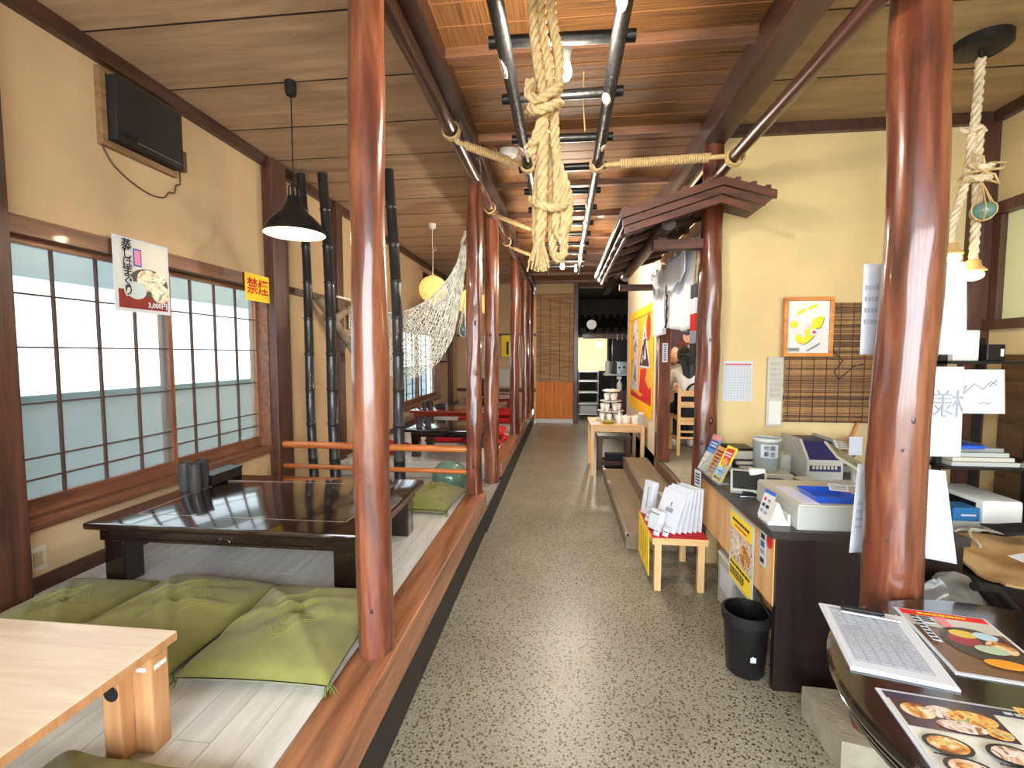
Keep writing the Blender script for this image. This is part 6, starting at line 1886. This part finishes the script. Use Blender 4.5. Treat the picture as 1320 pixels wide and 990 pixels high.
# ================================================================== KITCHEN END
kr = thing('tiled_canopy', 'small dark tiled canopy with a pale round emblem', 'canopy', (1.0, 10.4, 1.8))
part('beam', MB().box(.42, 1.9, 9.93, 10.0, 1.83, 1.93), 'post', kr)
part('deck', MB().prism([(9.90, 1.93), (10.9, 2.28), (10.9, 2.32), (9.90, 1.97)], .36, 2.0, 'X'), 'dark_room', kr)
tm = mat('dark_roof_tile', (36, 32, 32), .35)
tme = MB().tube([(0, 0, 0), (0, .36, .126)], .055, 10).mesh('roof_tile', tm, 60)
for r in range(3):
    for k in range(10):
        o = link('roof_tile', tme, kr, False)
        o.location = (.42 + k * .165 - 1.0, 9.88 + r * .34 - 10.4, 2.003 + r * .119 - 1.8)
for k in range(5):
    part('rafter', MB().prism([(9.92, 1.86), (10.9, 2.2), (10.9, 2.25), (9.92, 1.92)], .40 + k * .32, .45 + k * .32, 'X'), 'post', kr)
part('emblem', MB().lathe([(.075, 0), (.10, .01), (.10, .03), (.075, .03)], seg=24).xf(Matrix.Translation((.58, 9.86, 2.12)) @ Matrix.Rotation(radians(90), 4, 'X')), 'porc', kr, 40)
t = thing('kitchen_lamp', 'round lit lamp under the tiled canopy', 'lamp', (.78, 10.3, 1.7))
part('globe', MB().ball((.78, 10.3, 1.72), .07, 16, 10), 'bulb', t, 180)
part('stem', MB().tube([(.78, 10.3, 1.78), (.78, 10.3, 2.07)], .008, 6), 'black', t)
bulb_light((.78, 10.2, 1.62), 40, (1, .93, .8), .06, t)
t = thing('wire_rack', 'chrome wire trolley rack in front of the serving window', 'rack', (.58, 10.9, 0))
for x in (.36, .80):
    for yy in (10.75, 11.1):
        part('upright', MB().tube([(x, yy, 0), (x, yy, 1.12)], .012, 8), 'steel', t, 60)
for z in (.12, .36, .62, .88, 1.1):
    part('shelf', MB().box(.35, .81, 10.74, 11.11, z, z + .022), 'steel', t)
part('container', MB().bbox(.38, .78, 10.76, 11.08, .142, .34, .02), 'grey', t)
t = thing('shelf_unit', 'pale wall shelf beside the serving window', 'shelf', (1.35, 9.2, 1.1))
part('board', MB().box(.82, 1.9, 9.4, 9.75, 1.08, 1.11), 'white', t)
part('bracket', MB().box(1.3, 1.33, 9.45, 9.75, .98, 1.08), 'steel', t)
part('back_panel', MB().box(1.0, 1.9, 9.75, 9.78, 0, 1.8), 'dark_room', t)
t = thing('microwave', 'steel fronted microwave on the pale shelf', 'microwave', (1.2, 9.55, 1.11))
part('case', MB().bbox(1.06, 1.45, 9.42, 9.72, 1.11, 1.36, .01), 'steel', t)
part('door', MB().box(.96, 1.06, 9.41, 9.70, 1.12, 1.35), 'black', t)
part('knob', MB().lathe([(.022, 0), (.022, .02)], seg=14).xf(Matrix.Translation((1.11, 9.42, 1.24)) @ Matrix.Rotation(radians(90), 4, 'X')), 'black', t)
part('knob', MB().lathe([(.022, 0), (.022, .02)], seg=14).xf(Matrix.Translation((1.20, 9.42, 1.25)) @ Matrix.Rotation(radians(90), 4, 'X')), 'black', t)
solo('paper_roll', MB().lathe([(.05, 0), (.05, .26)], (.89, 9.5, 1.11), 18), 'white', 'white paper roll standing on the pale shelf', 'roll', None, 40)
t = thing('prep_cabinet', 'dark low cabinet behind the dish table', 'cabinet', (1.15, 8.7, 0))
part('body', MB().bbox(.92, 1.6, 8.5, 9.0, 0, .82, .006), 'post', t)
part('top', MB().bbox(.90, 1.62, 8.48, 9.02, .82, .85, .004), 'beam', t)
t = thing('spray_bottle', 'white spray bottle on the dark cabinet', 'bottle', (1.02, 8.6, .85))
part('body', MB().lathe([(.045, 0), (.05, .01), (.05, .12), (.018, .17), (.016, .20)], (1.02, 8.6, .85), 18), 'white', t, 50)
part('trigger', MB().bbox(.97, 1.05, 8.585, 8.615, 1.05, 1.10, .008), 'white', t)
solo('tea_tin', MB().lathe([(.05, 0), (.05, .16), (.045, .17)], (1.25, 8.62, .85), 18), 'maroon', 'dull red tin beside the spray bottle', 'tin', None, 40)
for i, (x, z0, z1, m, lb) in enumerate(((1.12, 1.62, 1.95, 'offwhite', 'pale ladle bag hanging from the canopy beam'), (1.22, 1.45, 1.92, 'steel', 'long steel ladle hanging from the canopy beam'), (1.32, 1.5, 1.93, 'steel', 'short steel skimmer hanging from the canopy beam'))):
    t = thing('kitchen_tool', lb, 'utensil', (x, 9.8, z0), 0, 'utensils under the canopy')
    part('handle', MB().tube([(x, 9.922, min(z1, 1.92)), (x, 9.88, z0 + .1)], .012, 8), m, t)
    part('head', MB().ball((x, 9.88, z0 + .06), .05 if i else .06, 12, 8, 1.2), m, t, 180)
